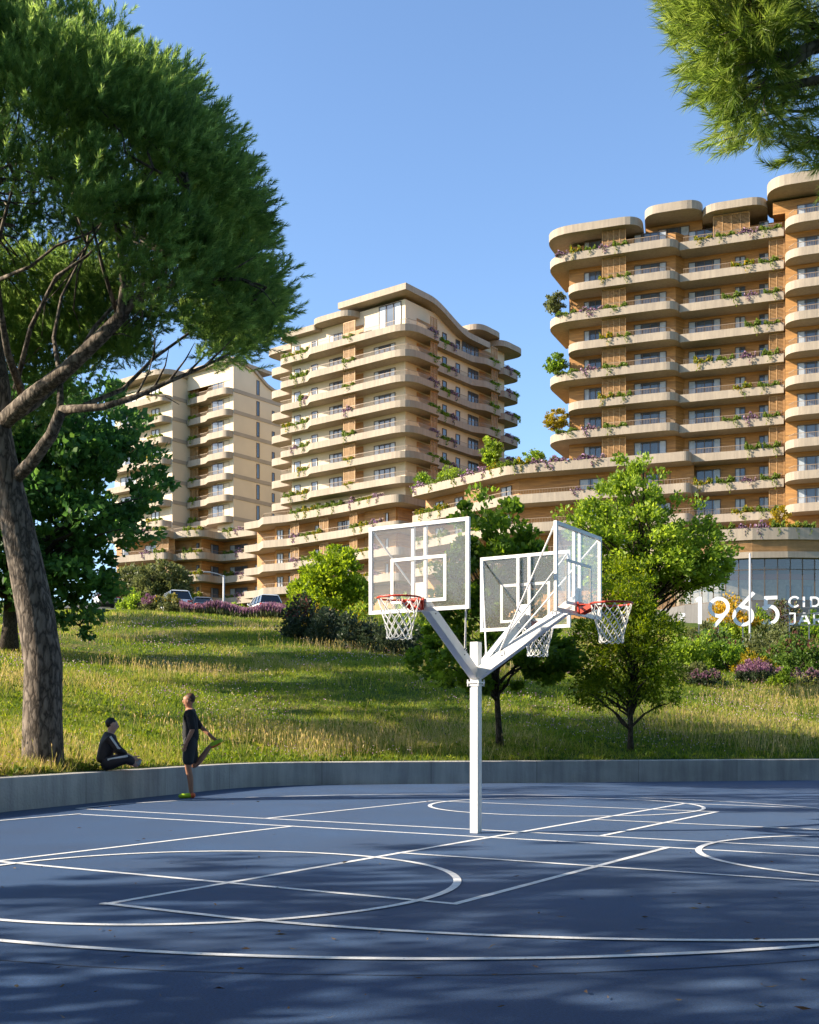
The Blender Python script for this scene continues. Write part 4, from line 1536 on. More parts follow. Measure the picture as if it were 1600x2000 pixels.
# maple behind the basketball stand
Yc = 28.4
xb = (977 - 800) / F * Yc
broadleaf('maple_tree', 'maple with a dark skirt and sunlit top, right behind the basketball stand', 'tree', (xb, Yc, hz(xb, Yc)),
          [(-.25, 0, 5.3, .95, .95, 1.0), (-.15, 0, 4.3, 1.45, 1.4, 1.0), (-.2, 0, 3.2, 1.75, 1.6, 1.0), (-.35, 0, 2.15, 1.95, 1.7, .8), (.75, 0, 4.5, .8, .8, .6), (1.0, 0, 2.3, .9, 1, .6)],
          300, 66, .15, 'leaf_maple', .085, (-.25, 0), 3, clump_r=.3, shell=.4, hole=.12, width=.85, limbs=40, flat=.6)
# feathery tree on the right of it
Yf = 27.9
xf = (1233 - 800) / F * Yf
broadleaf('feathery_tree', 'feathery yellow-green tree standing just behind the wall, right of the maple', 'tree', (xf, Yf, hz(xf, Yf)),
          [(-.1, 0, 3.9, .75, .75, .8), (-.35, 0, 3.1, 1.0, 1.0, .85), (.35, 0, 2.9, .95, .9, .8), (-.1, 0, 2.1, 1.3, 1.15, .75), (-.75, 0, 1.6, .7, .8, .45), (.55, 0, 1.5, .65, .7, .45)],
          330, 62, .11, 'leaf_feather', .075, (-.05, 0), 5, clump_r=.25, shell=.4, hole=.05, width=.33, limbs=46, fork=.2, flat=1.2, up=-.1)
# tall loose tree further up the slope
Yt = 42
xt = (1265 - 800) / F * Yt
broadleaf('broadleaf_tree', 'tall loose light-green tree up the slope behind the feathery tree', 'tree', (xt, Yt, hz(xt, Yt)),
          [(-.5, 0, 7.3, 1.3, 1.3, 1.25), (-1.9, 0, 6.0, 1.5, 1.5, 1.1), (.6, 0, 6.0, 1.7, 1.6, 1.3), (-.3, 0, 4.8, 2.9, 2.2, 1.2), (2.0, 0, 5.0, 1.2, 1.4, 1.1), (.6, 0, 4.3, 2.3, 2.0, .8), (-1.0, 0, 8.25, .35, .35, .6)],
          500, 62, .165, 'leaf_fresh', .15, (-.2, 0), 9, clump_r=.36, shell=.3, hole=.3, width=.6, limbs=60, flat=.75)
# light green tree left of the near backboard, and its small companion
for (px, Yv, blobs, nc, lab, sd) in ((650, 72, [(0, 0, 4.0, 1.9, 1.8, 1.4), (-.3, 0, 2.6, 2.4, 2.2, 1.3), (1.2, 0, 2.6, 1.6, 1.6, 1.2), (.4, 0, 5.0, 1.0, 1.0, .7)], 230, 'round lime-green tree left of the near backboard', 21),
                                     (590, 74, [(0, 0, 2.5, .9, .9, .9), (.1, 0, 1.5, 1.2, 1.1, .8)], 80, 'small lime-green tree at the end of the lavender bed', 22)):
    x = (px - 800) / F * Yv
    broadleaf('broadleaf_tree', lab, 'tree', (x, Yv, hz(x, Yv) - .2), blobs, int(nc * 1.2), 62, .22, 'leaf_lime', .12, seed=sd, clump_r=.42, shell=.5, hole=.1, width=.65, limbs=24)
# olive-grey round tree by the parked cars
x = (318 - 800) / F * 100
broadleaf('olive_tree', 'round olive-green tree behind the parked white car', 'tree', (x, 100, hz(x, 100)), [(0, 0, 2.9, 2.3, 2.2, 1.7), (-.9, 0, 2.2, 1.9, 2, 1.4), (1.0, 0, 2.1, 1.7, 1.7, 1.4)], 190, 50, .3, 'leaf_olive', .14, seed=31, clump_r=.45, shell=.5, hole=.06, limbs=24, width=.5)
x = (258 - 800) / F * 104
broadleaf('olive_tree', 'low olive-green tree half hidden by the dark tree, left of the round one', 'tree', (x, 104, hz(x, 104)), [(0, 0, 2.5, 1.9, 2.2, 1.5)], 90, 50, .3, 'leaf_olive', .14, seed=32, clump_r=.45, shell=.5, hole=.06, limbs=16, width=.5)
# big dark broadleaf tree behind the pine
Yd = 47
xd = (18 - 800) / F * Yd
broadleaf('dark_broadleaf_tree', 'large dark green broadleaf tree behind the pine trunk', 'tree', (xd, Yd, hz(xd, Yd)),
          [(-1, 1, 8.3, 4.6, 3.5, 2.6), (2.0, 0, 9.8, 3.3, 3, 2.0), (3.2, 0, 7.2, 3.6, 3, 1.9), (1.6, -1, 5.0, 4.4, 3, 1.6), (2.6, -1, 3.0, 2.4, 2, 1.1), (-3, 0, 5.5, 4, 3, 2.5), (3.0, -1.2, 1.2, .75, .6, .7), (.5, -1, 2.6, 2.6, 1.6, 1.0)],
          720, 50, .3, 'leaf_dark', .33, (.6, 0), 41, clump_r=.62, shell=.35, hole=.06, width=.7, limbs=60, flat=.65)

# shrubs ------------------------------------------------------------
def shrub(name, label, px, py, Y, w_, h_, mat_, seed, leaf=.2, nc=60, per=40, cat='shrub', mat2=None, share=.3, group=None):
    """rounded bush: many short stems with leaves; foot at photo pixel column px on the hill"""
    x = (px - 800) / F * Y
    z = hz(x, Y)
    g = np.random.default_rng(seed)
    t = thing(name, label, cat, (x, Y, z), group)
    k = nc
    u = unit(g.normal(0, 1, (k, 3))); u[:, 2] = np.abs(u[:, 2])
    lump = 1 + .18 * np.sin(u[:, 0:1] * 5 + seed) + .14 * np.sin(u[:, 2:3] * 6 + seed * 2)
    c = u * (.45 + .55 * g.random((k, 1)) ** .5) * lump * np.array([w_ / 2, w_ / 2, h_ * .95]) + np.array([x, Y, z + .05])
    q, idx = clump_leaves(g, c, np.full(k, min(w_, h_) * .2) * g.uniform(.6, 1.3, k), per, leaf, leaf * .6, .4, np.array([x, Y, z]), 1)
    tone = np.clip(g.normal(.45, .15, k)[idx] + g.normal(0, .22, len(idx)), 0, 1)
    mats, midx = [M[mat_]], None
    if mat2:
        mats = [M[mat_], M[mat2]]
        hgt = (q.reshape(-1, 4, 3)[:, 0, 2] - z) / h_
        midx = ((g.random(len(idx)) < share * (hgt > .45) * 1.6)).astype(int)
    np_mesh('foliage', q, 4, mats, tone, parent=t, midx=midx)
    b = MB()
    for i in range(9):
        p = Vector(c[g.integers(0, k)])
        b.tube(limb_path((x + g.normal(0, .06), Y + g.normal(0, .06), z - .05), p, .05, g, 4), [.03, .024, .018, .012, .004], 5, cap=False)
    b.build('stems', M['bark'], t)
    return t


G1 = 'shrubs below the white sign'
shrub('shrub', 'pale olive feathery bush right of the round red-berried bush, below the 5', 1490, 0, 57, 3.9, 1.5, 'leaf_olive', 51, .17, 120, 44, group=G1)
shrub('berry_shrub', 'bright green red-berried bush below the 9', 1395, 0, 53, 3.1, 1.55, 'berry', 52, .17, 110, 44, mat2='red_leaf', share=.12, group=G1)
shrub('berry_shrub', 'dense berry bush at the right edge below the small lettering', 1560, 0, 50, 3.6, 1.6, 'berry', 53, .16, 130, 46, mat2='red_leaf', share=.14, group=G1)
shrub('shrub', 'dark green bush in the hollow between the two berry bushes', 1425, 0, 50, 2.4, 1.25, 'leaf_maple', 54, .15, 70, 40, group=G1)
shrub('shrub', 'light green bush against the feathery tree', 1345, 0, 50, 2.2, 1.5, 'leaf_fresh', 55, .15, 70, 42, group=G1)
shrub('shrub', 'low grey-green bush in front of the pale olive bush', 1340, 0, 46, 1.9, .8, 'leaf_olive', 56, .12, 50, 40, group=G1)
shrub('shrub', 'small light green tuft right of the purple heath', 1530, 0, 45, 1.0, .7, 'leaf_fresh', 57, .1, 40, 40, group=G1)
shrub('flower_bush', 'golden flowering bush behind the 9 and 6', 1420, 0, 72.5, 3.0, 2.4, 'leaf_fresh', 58, .2, 70, 42, mat2='flower_gold', share=.6, group=G1)
shrub('flower_bush', 'golden flowering bush inside the loop of the 6', 1455, 0, 71.5, 1.9, 1.9, 'leaf_fresh', 59, .18, 50, 42, mat2='flower_gold', share=.6, group=G1)
shrub('shrub', 'green bush behind the 5', 1492, 0, 72, 1.9, 1.9, 'leaf_fresh', 60, .18, 55, 42, group=G1)
shrub('shrub', 'upright bronze-leaved bush between the 5 and the small lettering', 1535, 0, 71, 1.7, 2.7, 'leaf_olive', 61, .17, 60, 40, mat2='red_leaf', share=.2, group=G1)
shrub('red_shrub', 'small dark red bush in front of the small lettering', 1575, 0, 62, .9, 1.2, 'red_leaf', 62, .12, 40, 42, group=G1)
shrub('shrub', 'grey-olive bush behind the 1', 1370, 0, 70, 2.6, 1.4, 'leaf_olive', 63, .18, 70, 40, group=G1)
shrub('shrub', 'dark hedge-like bush under the small lettering at the right edge', 1610, 0, 74, 4.2, 2.0, 'leaf_maple', 64, .22, 80, 40, group=G1)
shrub('heath_shrub', 'purple heath cushion in front of the berry bushes', 1478, 0, 46.5, 2.1, .85, 'leaf_dull', 65, .1, 90, 46, mat2='flower_pink', share=.75, cat='heather', group='flowering heath and lavender')
shrub('flower_bush', 'low yellow flowers just behind the purple heath', 1468, 0, 48.5, 1.6, .95, 'leaf_yellow', 66, .11, 40, 40, group=G1)
shrub('heath_shrub', 'faded pink heath right of the feathery tree', 1375, 0, 45, 1.5, .6, 'leaf_dull', 67, .09, 50, 40, mat2='flower_pink', share=.4, cat='heather', group='flowering heath and lavender')
shrub('heath_shrub', 'dull red heath at the right edge of the meadow', 1600, 0, 45.5, 2.2, .65, 'leaf_dull', 68, .09, 60, 40, mat2='flower_pink', share=.35, cat='heather', group='flowering heath and lavender')
G2 = 'dark shrubs on the slope'
shrub('shrub', 'leftmost of the dark shrubs, reddish, below the lime-green tree', 590, 0, 60, 2.3, 2.1, 'leaf_dull', 71, .17, 80, 44, mat2='red_leaf', share=.2, group=G2)
shrub('shrub', 'tallest of the dark shrubs, below the round lime-green tree', 645, 0, 58, 2.3, 2.2, 'leaf_dull', 72, .16, 80, 44, group=G2)
shrub('shrub', 'broad low dark shrub under the near backboard', 700, 0, 56, 2.9, 1.5, 'leaf_dull', 73, .15, 80, 44, group=G2)
shrub('shrub', 'low dark shrub under the red rim of the near hoop', 770, 0, 55, 3.0, 1.3, 'leaf_dull', 74, .15, 80, 44, group=G2)
shrub('flower_bush', 'yellow-flowered bush left of the near backboard', 615, 0, 66, 1.6, 1.7, 'leaf_yellow', 75, .16, 45, 40, group=G2)
shrub('flower_bush', 'yellow and green bush just under the near backboard corner', 690, 0, 64, 2.6, 1.9, 'leaf_yellow', 76, .16, 60, 40, mat2='leaf_fresh', share=.5, group=G2)
shrub('shrub', 'green bush behind the near hoop net', 790, 0, 62, 3.2, 2.2, 'leaf_fresh', 77, .17, 70, 40, group=G2)
G3 = 'bushes along the car park edge'
shrub('shrub', 'yellow-green bush in front of the white car nearest the olive tree', 325, 0, 85, 2.1, 1.5, 'leaf_olive', 81, .19, 60, 40, mat2='leaf_yellow', share=.2, group=G3)
shrub('shrub', 'round green bush at the left end of the flower bed', 258, 0, 86, 1.9, 1.5, 'leaf_fresh', 82, .19, 50, 40, group=G3)
shrub('heath_shrub', 'red-flowered bush between the two green bushes at the bed end', 290, 0, 85.5, 2.2, 1.2, 'leaf_olive', 83, .16, 60, 40, mat2='flower_pink', share=.7, cat='heather', group=G3)
shrub('shrub', 'light green bush behind the dark saloon car', 383, 0, 101, 2.4, 1.6, 'leaf_fresh', 84, .22, 45, 36, group=G3)
# clipped green edge behind the lavender
for i, px in enumerate((415, 440, 465, 490, 515, 538)):
    shrub('shrub', f'{["first", "second", "third", "fourth", "fifth", "sixth"][i]} from left of the low green bushes behind the lavender bed', px, 0, 88, 1.5, .95, 'leaf_fresh', 90 + i, .16, 26, 36, group='low green bushes behind the lavender bed')
# lavender bed: uncountable stems
g = np.random.default_rng(77)
n = 9000
px = g.uniform(352, 562, n); Yl = g.uniform(82, 86.5, n)
x = (px - 800) / F * Yl
zz = hill(x, Yl)
hgt = g.uniform(.55, 1.0, n) * (.85 + .25 * np.sin(x * 1.7))
c = np.stack([x, Yl, zz + hgt * .5], 1)
d = unit(np.stack([g.normal(0, .22, n), g.normal(0, .22, n), np.ones(n)], 1))
q1 = leaf_quads(g, c, d, .5, .045)
c2 = np.stack([x, Yl, zz + hgt * .86], 1) + d * .1
q2 = leaf_quads(g, c2, d, .34, .075)
tag(np_mesh('lavender_bed', np.concatenate([q1, q2]), 4, [M['leaf_olive'], M['flower_pink']], g.random(2 * n), midx=np.repeat([0, 1], n)), kind='stuff')

# roof-terrace planting on the centre block
def tub_plant(name, label, px, ytop, x0, Yv, z, w_, h_, mat_, seed, leaf, nc=50, per=36, group='plants on the centre roof terrace', trunk=False):
    x = (px - 800) / F * Yv
    if trunk:
        return broadleaf(name, label, 'tree', (x, Yv, z), [(0, 0, h_ * .68, w_ / 2, w_ / 2, h_ * .33), (w_ * .15, 0, h_ * .5, w_ * .36, w_ * .4, h_ * .22)], nc, per, leaf, mat_, .09, seed=seed, clump_r=w_ * .16, shell=.4, hole=.1, limbs=14, group=group)
    g = np.random.default_rng(seed)
    t = thing(name, label, 'shrub', (x, Yv, z), group)
    u = unit(g.normal(0, 1, (nc, 3))); u[:, 2] = np.abs(u[:, 2])
    c = u * (.5 + .5 * g.random((nc, 1)) ** .5) * np.array([w_ / 2, w_ / 2, h_ * .9]) + np.array([x, Yv, z])
    q, idx = clump_leaves(g, c, np.full(nc, min(w_, h_) * .2), per, leaf, leaf * .6, .4, np.array([x, Yv, z]), 1)
    np_mesh('foliage', q, 4, M[mat_], np.clip(g.normal(.45, .2, len(idx)), 0, 1), parent=t)
    b = MB(); b.tube([(x, Yv, z - .1), (x, Yv, z + h_ * .6)], [.07, .03], 6); b.build('stems', M['bark'], t)
    return t


zt_ = 30.4
tub_plant('roof_shrub', 'rounded dark bush at the left end of the centre roof terrace', 826, 905, 0, 141, zt_, 2.6, 2.7, 'leaf_maple', 101, .3)
tub_plant('roof_shrub', 'largest rounded bush on the centre roof terrace', 882, 893, 0, 139, zt_, 3.6, 3.0, 'leaf_fresh', 102, .3, 70)
tub_plant('roof_shrub', 'small dark bush right of the largest bush on the centre roof terrace', 915, 905, 0, 137, zt_, 2.1, 2.2, 'leaf_maple', 103, .28)
tub_plant('roof_tree', 'upright young tree on the centre roof terrace', 957, 850, 0, 133, zt_, 2.6, 4.9, 'leaf_fresh', 104, .3, 70, 40, trunk=True)
tub_plant('roof_shrub', 'dark red bush right of the upright young tree on the roof terrace', 975, 890, 0, 134, zt_, 1.6, 1.6, 'red_leaf', 105, .25, 30)
tub_plant('roof_shrub', 'yellow bush near the right end of the roof terrace', 1016, 880, 0, 131, zt_, 1.5, 2.3, 'leaf_yellow', 106, .25, 40)
tub_plant('roof_tree', 'flat spreading pine-like tree at the right end of the roof terrace', 1043, 868, 0, 130.5, zt_, 2.7, 2.9, 'leaf_maple', 107, .26, 50, 40, trunk=True)
g_ = 'planting along the roof terrace edge'
for i in range(5):
    fc, L_ = seg_fac(cen[i], cen[i + 1])
    ks = [('lav', 'green', 'green', 'lav'), ('lav', 'yellow', 'green'), ('green', 'yellow', 'lav'), ('lav', 'lav'), ()][i]
    for j, k in enumerate(ks):
        a = L_ * (j + .5) / len(ks)
        p = fc.p(a, -.55)
        ob = bpy.data.objects.new('balcony_plants', PM[(k, (i + j) % 3)]); COL.objects.link(ob)
        ob.location = (p[0], p[1], 30.65); ob.rotation_euler = (0, 0, fc.rz); ob.scale = (L_ / len(ks) / 2 * .95, 1.6, 1.5)
        tag(ob, f'{KN[k]}, stretch {["one", "two", "three", "four"][j]} of edge part {["one", "two", "three", "four"][i]} from left, centre roof terrace', 'plants', g_)
# small trees on the alternate balcony ends of the wooden tower
for (z, w_, h_, m_, wd_, sd) in ((46.8 + .3, 2.3, 3.4, 'leaf_olive', 'uppermost', 111), (40.4 + .1, 2.4, 3.0, 'leaf_maple', 'middle', 112), (33.9 + .1, 2.8, 3.4, 'leaf_yellow', 'lowest', 113)):
    p = RT.p(-13.6, -1.6)
    broadleaf('balcony_tree', f'small tree in the {wd_} of the three planted balcony ends, wooden tower', 'tree', (p[0], p[1], z - .3), [(0, 0, h_ * .62, w_ / 2, w_ / 2, h_ * .34), (-.3, 0, h_ * .5, w_ * .35, w_ * .4, h_ * .25)], 60, 36, .26, m_, .07, seed=sd, clump_r=.36, shell=.4, hole=.1, limbs=16, group='small trees on balcony ends')
p = RT.p(RT.s_at(1518, .4), .4)
broadleaf('balcony_tree', 'small yellow-green tree on the shop roof edge beside the right block', 'tree', (p[0], p[1] - 1.5, 20.8), [(0, 0, 1.9, 1.1, 1.0, 1.2)], 40, 36, .24, 'leaf_yellow', .06, seed=115, clump_r=.32, shell=.4, hole=.1, limbs=12)
# ------------------------------------------------------------------ pines
def needle_tufts(g, c, d, shoot, nlen, per, wid, spread=.95):
    """each tuft: a short shoot ringed with forward-pointing needles"""
    n = len(c)
    t = np.tile(np.linspace(0, 1, per), n)
    idx = np.repeat(np.arange(n), per)
    dd = d[idx]
    r = unit(np.cross(dd, unit(g.normal(0, 1, (n * per, 3)))))
    sp = spread * (1.05 - .55 * t[:, None]) * g.uniform(.7, 1.2, (n * per, 1))
    nd = unit(dd + r * sp)
    p0 = c[idx] + dd * (shoot * g.uniform(.8, 1.2, (n, 1)))[idx] * t[:, None]
    ln = nlen * g.uniform(.75, 1.2, (n * per, 1))
    side = unit(np.cross(nd, unit(g.normal(0, 1, nd.shape)))) * wid * .5
    q = np.stack([p0 - side, p0 + side, p0 + nd * ln], 1).reshape(-1, 3)
    return q, idx


# big stone pine at the left --------------------------------------------------
Yp = 19.3
pb = Vector(((78 - 800) / F * Yp, Yp, .5))
pine = thing('stone_pine', 'large umbrella pine with a thick leaning trunk at the left', 'tree', pb)
g = np.random.default_rng(5)
def P(x, y, Y): return Vector(at(x, y, Y))
b = MB()
trunk = [P(84, 1520, 19.3), P(84, 1490, 19.3), P(83, 1400, 19.3), P(85, 1300, 19.3), P(70, 1200, 19.3), P(50, 1100, 19.3), P(30, 1010, 19.3), P(10, 920, 19.2), P(-2, 840, 19.2), P(2, 760, 19.2), P(-12, 660, 19.4), P(-30, 520, 19.6), P(-60, 380, 19.8)]
b.tube(trunk, [.42, .35, .325, .315, .31, .29, .265, .235, .20, .16, .12, .09, .04], 14)
def limb(pts, r0, r1=.015, n=7):
    k = len(pts)
    b.tube(pts, [r0 + (r1 - r0) * (i / (k - 1)) ** .8 for i in range(k)], n)
L1 = [P(0, 830, 19.2), P(60, 775, 18.7), P(130, 722, 18.2), P(200, 655, 17.8), P(243, 612, 17.5)]
limb(L1, .15, .095, 9)
limb([P(243, 612, 17.5), P(262, 585, 17.4), P(330, 560, 17.3), P(400, 545, 17.3), P(470, 545, 17.4), P(520, 560, 17.6)], .075)
limb([P(262, 585, 17.4), P(320, 500, 17.0), P(355, 430, 16.9), P(372, 370, 16.8)], .055)
limb([P(235, 622, 17.5), P(243, 560, 17.3), P(238, 500, 17.1), P(226, 425, 16.8)], .08, .045)
limb([P(226, 425, 16.8), P(190, 390, 16.4), P(140, 355, 16.2), P(85, 345, 16.1), P(40, 330, 16.3)], .035)
limb([P(226, 425, 16.8), P(215, 380, 16.5), P(205, 320, 16.3)], .03)
limb([P(226, 425, 16.8), P(265, 380, 16.5), P(300, 330, 16.4)], .035)
limb([P(228, 610, 17.6), P(200, 520, 17.3), P(178, 430, 17.0), P(150, 340, 16.7)], .035)
limb([P(20, 820, 19.2), P(70, 790, 19.4), P(130, 735, 19.6), P(185, 640, 19.9), P(255, 560, 20.3), P(330, 500, 20.8)], .085)
limb([P(28, 935, 19.2), P(60, 905, 18.9), P(100, 850, 18.5), P(120, 800, 18.2)], .12, .09, 9)
limb([P(120, 800, 18.2), P(200, 795, 17.9), P(265, 775, 17.7), P(330, 745, 17.6), P(400, 715, 17.6), P(450, 690, 17.7)], .07)
limb([P(118, 810, 18.2), P(170, 790, 18.6), P(240, 760, 19), P(300, 700, 19.4), P(370, 650, 19.7), P(440, 620, 20)], .055)
limb([P(118, 800, 18.2), P(118, 740, 18.6), P(105, 660, 19), P(120, 580, 19.4), P(170, 480, 19.8)], .06)
limb([P(45, 775, 19.0), P(15, 690, 18.3), P(0, 600, 17.7), P(-10, 500, 17.2), P(10, 420, 16.8), P(30, 350, 16.6)], .075)
limb([P(30, 760, 19.0), P(60, 640, 18.6), P(110, 540, 18.2), P(170, 500, 18.0), P(200, 470, 17.9)], .05)
limb([P(0, 545, 17.6), P(60, 520, 17.2), P(110, 480, 17.0), P(175, 455, 16.9)], .03)
for (x0, y0, x1, y1, Y0) in ((265, 775, 300, 690, 17.7), (300, 760, 330, 680, 17.7), (330, 745, 380, 670, 17.6), (365, 730, 420, 670, 17.6), (280, 770, 350, 790, 17.7), (400, 715, 460, 655, 17.6),
                             (300, 700, 290, 640, 19.4), (370, 650, 400, 590, 19.6), (330, 560, 380, 500, 17.3), (400, 545, 450, 600, 17.3), (430, 545, 500, 500, 17.3), (320, 500, 300, 440, 17.0), (470, 545, 540, 600, 17.4), (200, 655, 260, 660, 17.8)):
    limb([P(x0, y0, Y0), P((x0 + x1) / 2 + 8, (y0 + y1) / 2 - 6, Y0 - .1), P(x1, y1, Y0 - .2)], .022, .005, 5)

# crown: an umbrella shell of clumps, open underneath
cx, cy, cz = (-78 - 800) / F * 19.5, 19.6, 7.45
rx, ry, rz_ = (598 - -70) / F * 19.5 * .97, 5.0, 6.15
cl, up_ = [], []
while len(cl) < 1900:
    u = g.normal(0, 1, 3); u /= np.linalg.norm(u)
    if u[2] < -.12:
        continue
    rr = g.uniform(.84, 1.0)
    lump = 1 + .025 * math.sin(u[0] * 9 + 1) + .03 * math.sin(u[2] * 11 + u[1] * 7)
    if cx + u[0] * rx < -9.3 and g.random() < .8:
        continue
    p = np.array([cx, cy, cz]) + u * rr * lump * np.array([rx, ry, rz_])
    az = math.atan2(u[1], u[0])
    # the lip of the umbrella hangs low at the right, higher in front
    front = max(0, -math.sin(az))
    low = 7.0 + 1.25 * front ** 1.2 + .45 * math.sin(az * 5 + 1) + .3 * math.sin(az * 11)
    if math.sin(az) > .25:
        low = 7.9 + .4 * math.sin(az * 6)
    low = max(low, 1.45 + .332 * p[1] + .3 * math.sin(p[0] * 2.3) if p[0] > -6.3 else low)
    if p[2] < low:
        continue
    cl.append(p); up_.append(u)
for (x_, y_, Y_) in ((440, 680, 17.8), (410, 640, 17.9), (470, 640, 17.9), (520, 620, 18.2), (455, 615, 19.9), (395, 490, 17.1), (375, 465, 17.0), (430, 520, 17.3)):
    for _ in range(3):
        cl.append(np.array(P(x_, y_, Y_)) + g.normal(0, .16, 3)); up_.append(np.array([.5, -.3, .5]))
for _ in range(330):
    cl.append(np.array([g.uniform(-10.5, -5.4), g.uniform(21.3, 24), g.uniform(8.5, 10.4)])); up_.append(np.array([g.normal(0, .4), -.5, .5]))
cl, up_ = np.array(cl), np.array(up_)
up_[:, 2] += .35
up_ = unit(up_)
per = 17
k = len(cl)
idx = np.repeat(np.arange(k), per)
off = unit(g.normal(0, 1, (k * per, 3))) * g.random((k * per, 1)) ** .5
rad = g.uniform(.26, .48, k)
c = cl[idx] + off * rad[idx][:, None] * np.array([1, 1, .75])
d = unit(off * .75 + up_[idx] * .9 + g.normal(0, .25, c.shape))
q, ti = needle_tufts(g, c, d, .2, .10, 36, .013)
tone = np.clip((g.normal(.5, .24, k)[idx] + g.normal(0, .14, len(idx)))[ti] + g.normal(0, .12, len(ti)), 0, 1)
tone = np.clip(tone * .75 + .38 * np.tile(np.linspace(0, 1, 36), len(c)) - .08, 0, 1)
np_mesh('crown', q, 3, M['needle'], tone, parent=pine)
# thin branches from the main limbs out to the clumps
ends = [Vector(v) for v in ((cx + .3, cy - 1, 9.2), (cx + 1.6, cy - 2, 9.0), tuple(P(226, 425, 16.8)), tuple(P(372, 370, 16.8)), tuple(P(330, 500, 20.8)), tuple(P(520, 560, 17.6)), tuple(P(170, 480, 19.8)), tuple(P(440, 620, 20)), tuple(P(30, 350, 16.6)), tuple(P(300, 330, 16.4)), tuple(P(-60, 380, 19.8)))]
for i in g.permutation(k)[:150]:
    t_ = Vector(cl[i])
    a = min(ends, key=lambda e_: (e_ - t_).length + g.uniform(0, .6))
    pts = limb_path(a, t_, -.05 * (t_ - a).length, g, 5)
    b.tube(pts, [.022, .019, .016, .012, .008, .004], 5, cap=False)
b.build('trunk', M['pinebark'], pine, smooth=True)

# pine whose branches hang into the upper right corner ---------------------------
Yr = 9.0
rb = Vector((8.1, 9.6, -.02))
rp = thing('overhanging_pine', 'long-needled pine reaching in from the upper right corner', 'tree', rb)
b = MB()
b.tube([rb + Vector((0, 0, -.1)), rb + Vector((-.05, 0, 2)), rb + Vector((-.2, -.1, 4)), rb + Vector((-.3, -.1, 6.2)), rb + Vector((-.35, -.1, 8.5)), rb + Vector((-.3, 0, 10.5))], [.24, .2, .17, .14, .09, .03], 12)
hub = rb + Vector((-.3, -.1, 6.0))
limb([hub, P(1800, 60, 9.4), P(1600, 90, 9.1), P(1520, 112, 9.0), P(1470, 120, 8.95)], .10, .02, 8)
limb([P(1600, 90, 9.1), P(1540, 130, 9.0), P(1485, 128, 8.9), P(1430, 105, 8.8), P(1400, 85, 8.8)], .03, .008)
limb([hub + Vector((0, 0, .4)), P(1760, -60, 9.2), P(1600, 60, 9.2), P(1545, 5, 9.2), P(1500, -60, 9.3)], .07, .02)
limb([hub - Vector((0, 0, .6)), P(1780, 200, 9.5), P(1600, 155, 9.2), P(1540, 168, 9.1), P(1485, 168, 9.0), P(1430, 185, 8.9), P(1400, 225, 8.9)], .06, .008)
limb([P(1545, 170, 9.1), P(1525, 215, 9.0), P(1495, 255, 9.0)], .015, .005)
limb([hub - Vector((0, 0, 1)), P(1760, 260, 9.4), P(1620, 205, 9.2), P(1570, 218, 9.1), P(1520, 215, 9.1)], .035, .008)
limb([P(1720, 270, 9.3), P(1640, 262, 9.2), P(1600, 268, 9.1), P(1570, 280, 9.1)], .02, .006)
limb([P(1720, 330, 9.3), P(1640, 305, 9.2), P(1600, 315, 9.1)], .02, .006)
limb([P(1520, 112, 9.0), P(1480, 60, 9.0), P(1440, 20, 9.0), P(1400, -20, 9.0)], .02, .006)
cl, dl = [], []
edge = [(1290, -60), (1295, 0), (1290, 40), (1300, 90), (1315, 130), (1330, 170), (1360, 215), (1385, 250), (1410, 262), (1440, 240), (1470, 235), (1490, 200), (1480, 130), (1450, 60)]
cxp, cyp = 1440, 95
while len(cl) < 215:
    x_ = g.uniform(1325, 1520); y_ = g.uniform(-110, 265)
    # inside the hanging mass: a rough ellipse leaning down to the right
    u_, v_ = (x_ - 1452) / 102, (y_ - 58) / 182
    if (u_ - .28 * v_) ** 2 + v_ ** 2 > 1: continue
    if x_ > 1455 and y_ > 95 and g.random() < .75: continue
    cl.append(P(x_, y_, 8.75 + g.uniform(-.35, .55))); dl.append((u_ - .2, g.uniform(-.6, .2), -.15 - v_ * .5))
for (x_, y_) in ((1530, 245), (1470, 250), (1560, 120), (1580, 60), (1530, 40), (1560, -10), (1510, 10), (1590, 20), (1610, 100), (1620, 40), (1545, 75), (1500, 50), (1575, 150), (1600, 180), (1555, 200), (1590, 215), (1620, 240), (1570, 270), (1600, 290), (1588, 320), (1630, 300), (1560, 285), (1600, 255), (1640, 180), (1520, 180), (1480, 225), (1455, 270), (1420, 262)):
    for _ in range(3 if y_ < 110 else 2):
        cl.append(P(x_ + g.normal(0, 12), y_ + g.normal(0, 9), 9.1 + g.uniform(-.25, .6))); dl.append((-.6, -.2, -.3))
for _ in range(150):                          # the rest of the crown, above and right of the picture
    a_ = g.uniform(0, 6.28); r_ = g.uniform(.5, 3.4)
    cl.append(rb + Vector((math.cos(a_) * r_ + .6, math.sin(a_) * r_ * .9 + .8, g.uniform(7.2, 10.5)))); dl.append((math.cos(a_), math.sin(a_), .2))
cl = np.array([tuple(v) for v in cl]); dl = np.array(dl)
per = 4
k = len(cl); idx = np.repeat(np.arange(k), per)
off = g.normal(0, .07, (k * per, 3))
c = cl[idx] + off
d = unit(dl[idx] * .9 + g.normal(0, .55, c.shape) + np.array([-.2, 0, .1]))
q, ti = needle_tufts(g, c, d, .18, .12, 52, .0065, .85)
tone = np.clip((g.normal(.5, .18, k)[idx])[ti] + g.normal(0, .15, len(ti)), 0, 1)
np_mesh('crown', q, 3, M['needle2'], tone, parent=rp)
for i in range(0, k - 150, 2):                # twigs
    e_ = Vector(cl[i]); dd = Vector(dl[i]).normalized()
    b.tube([e_ - dd * .22 + Vector((.12, .02, .02)), e_, e_ + dd * .1], [.006, .0045, .002], 4, cap=False)
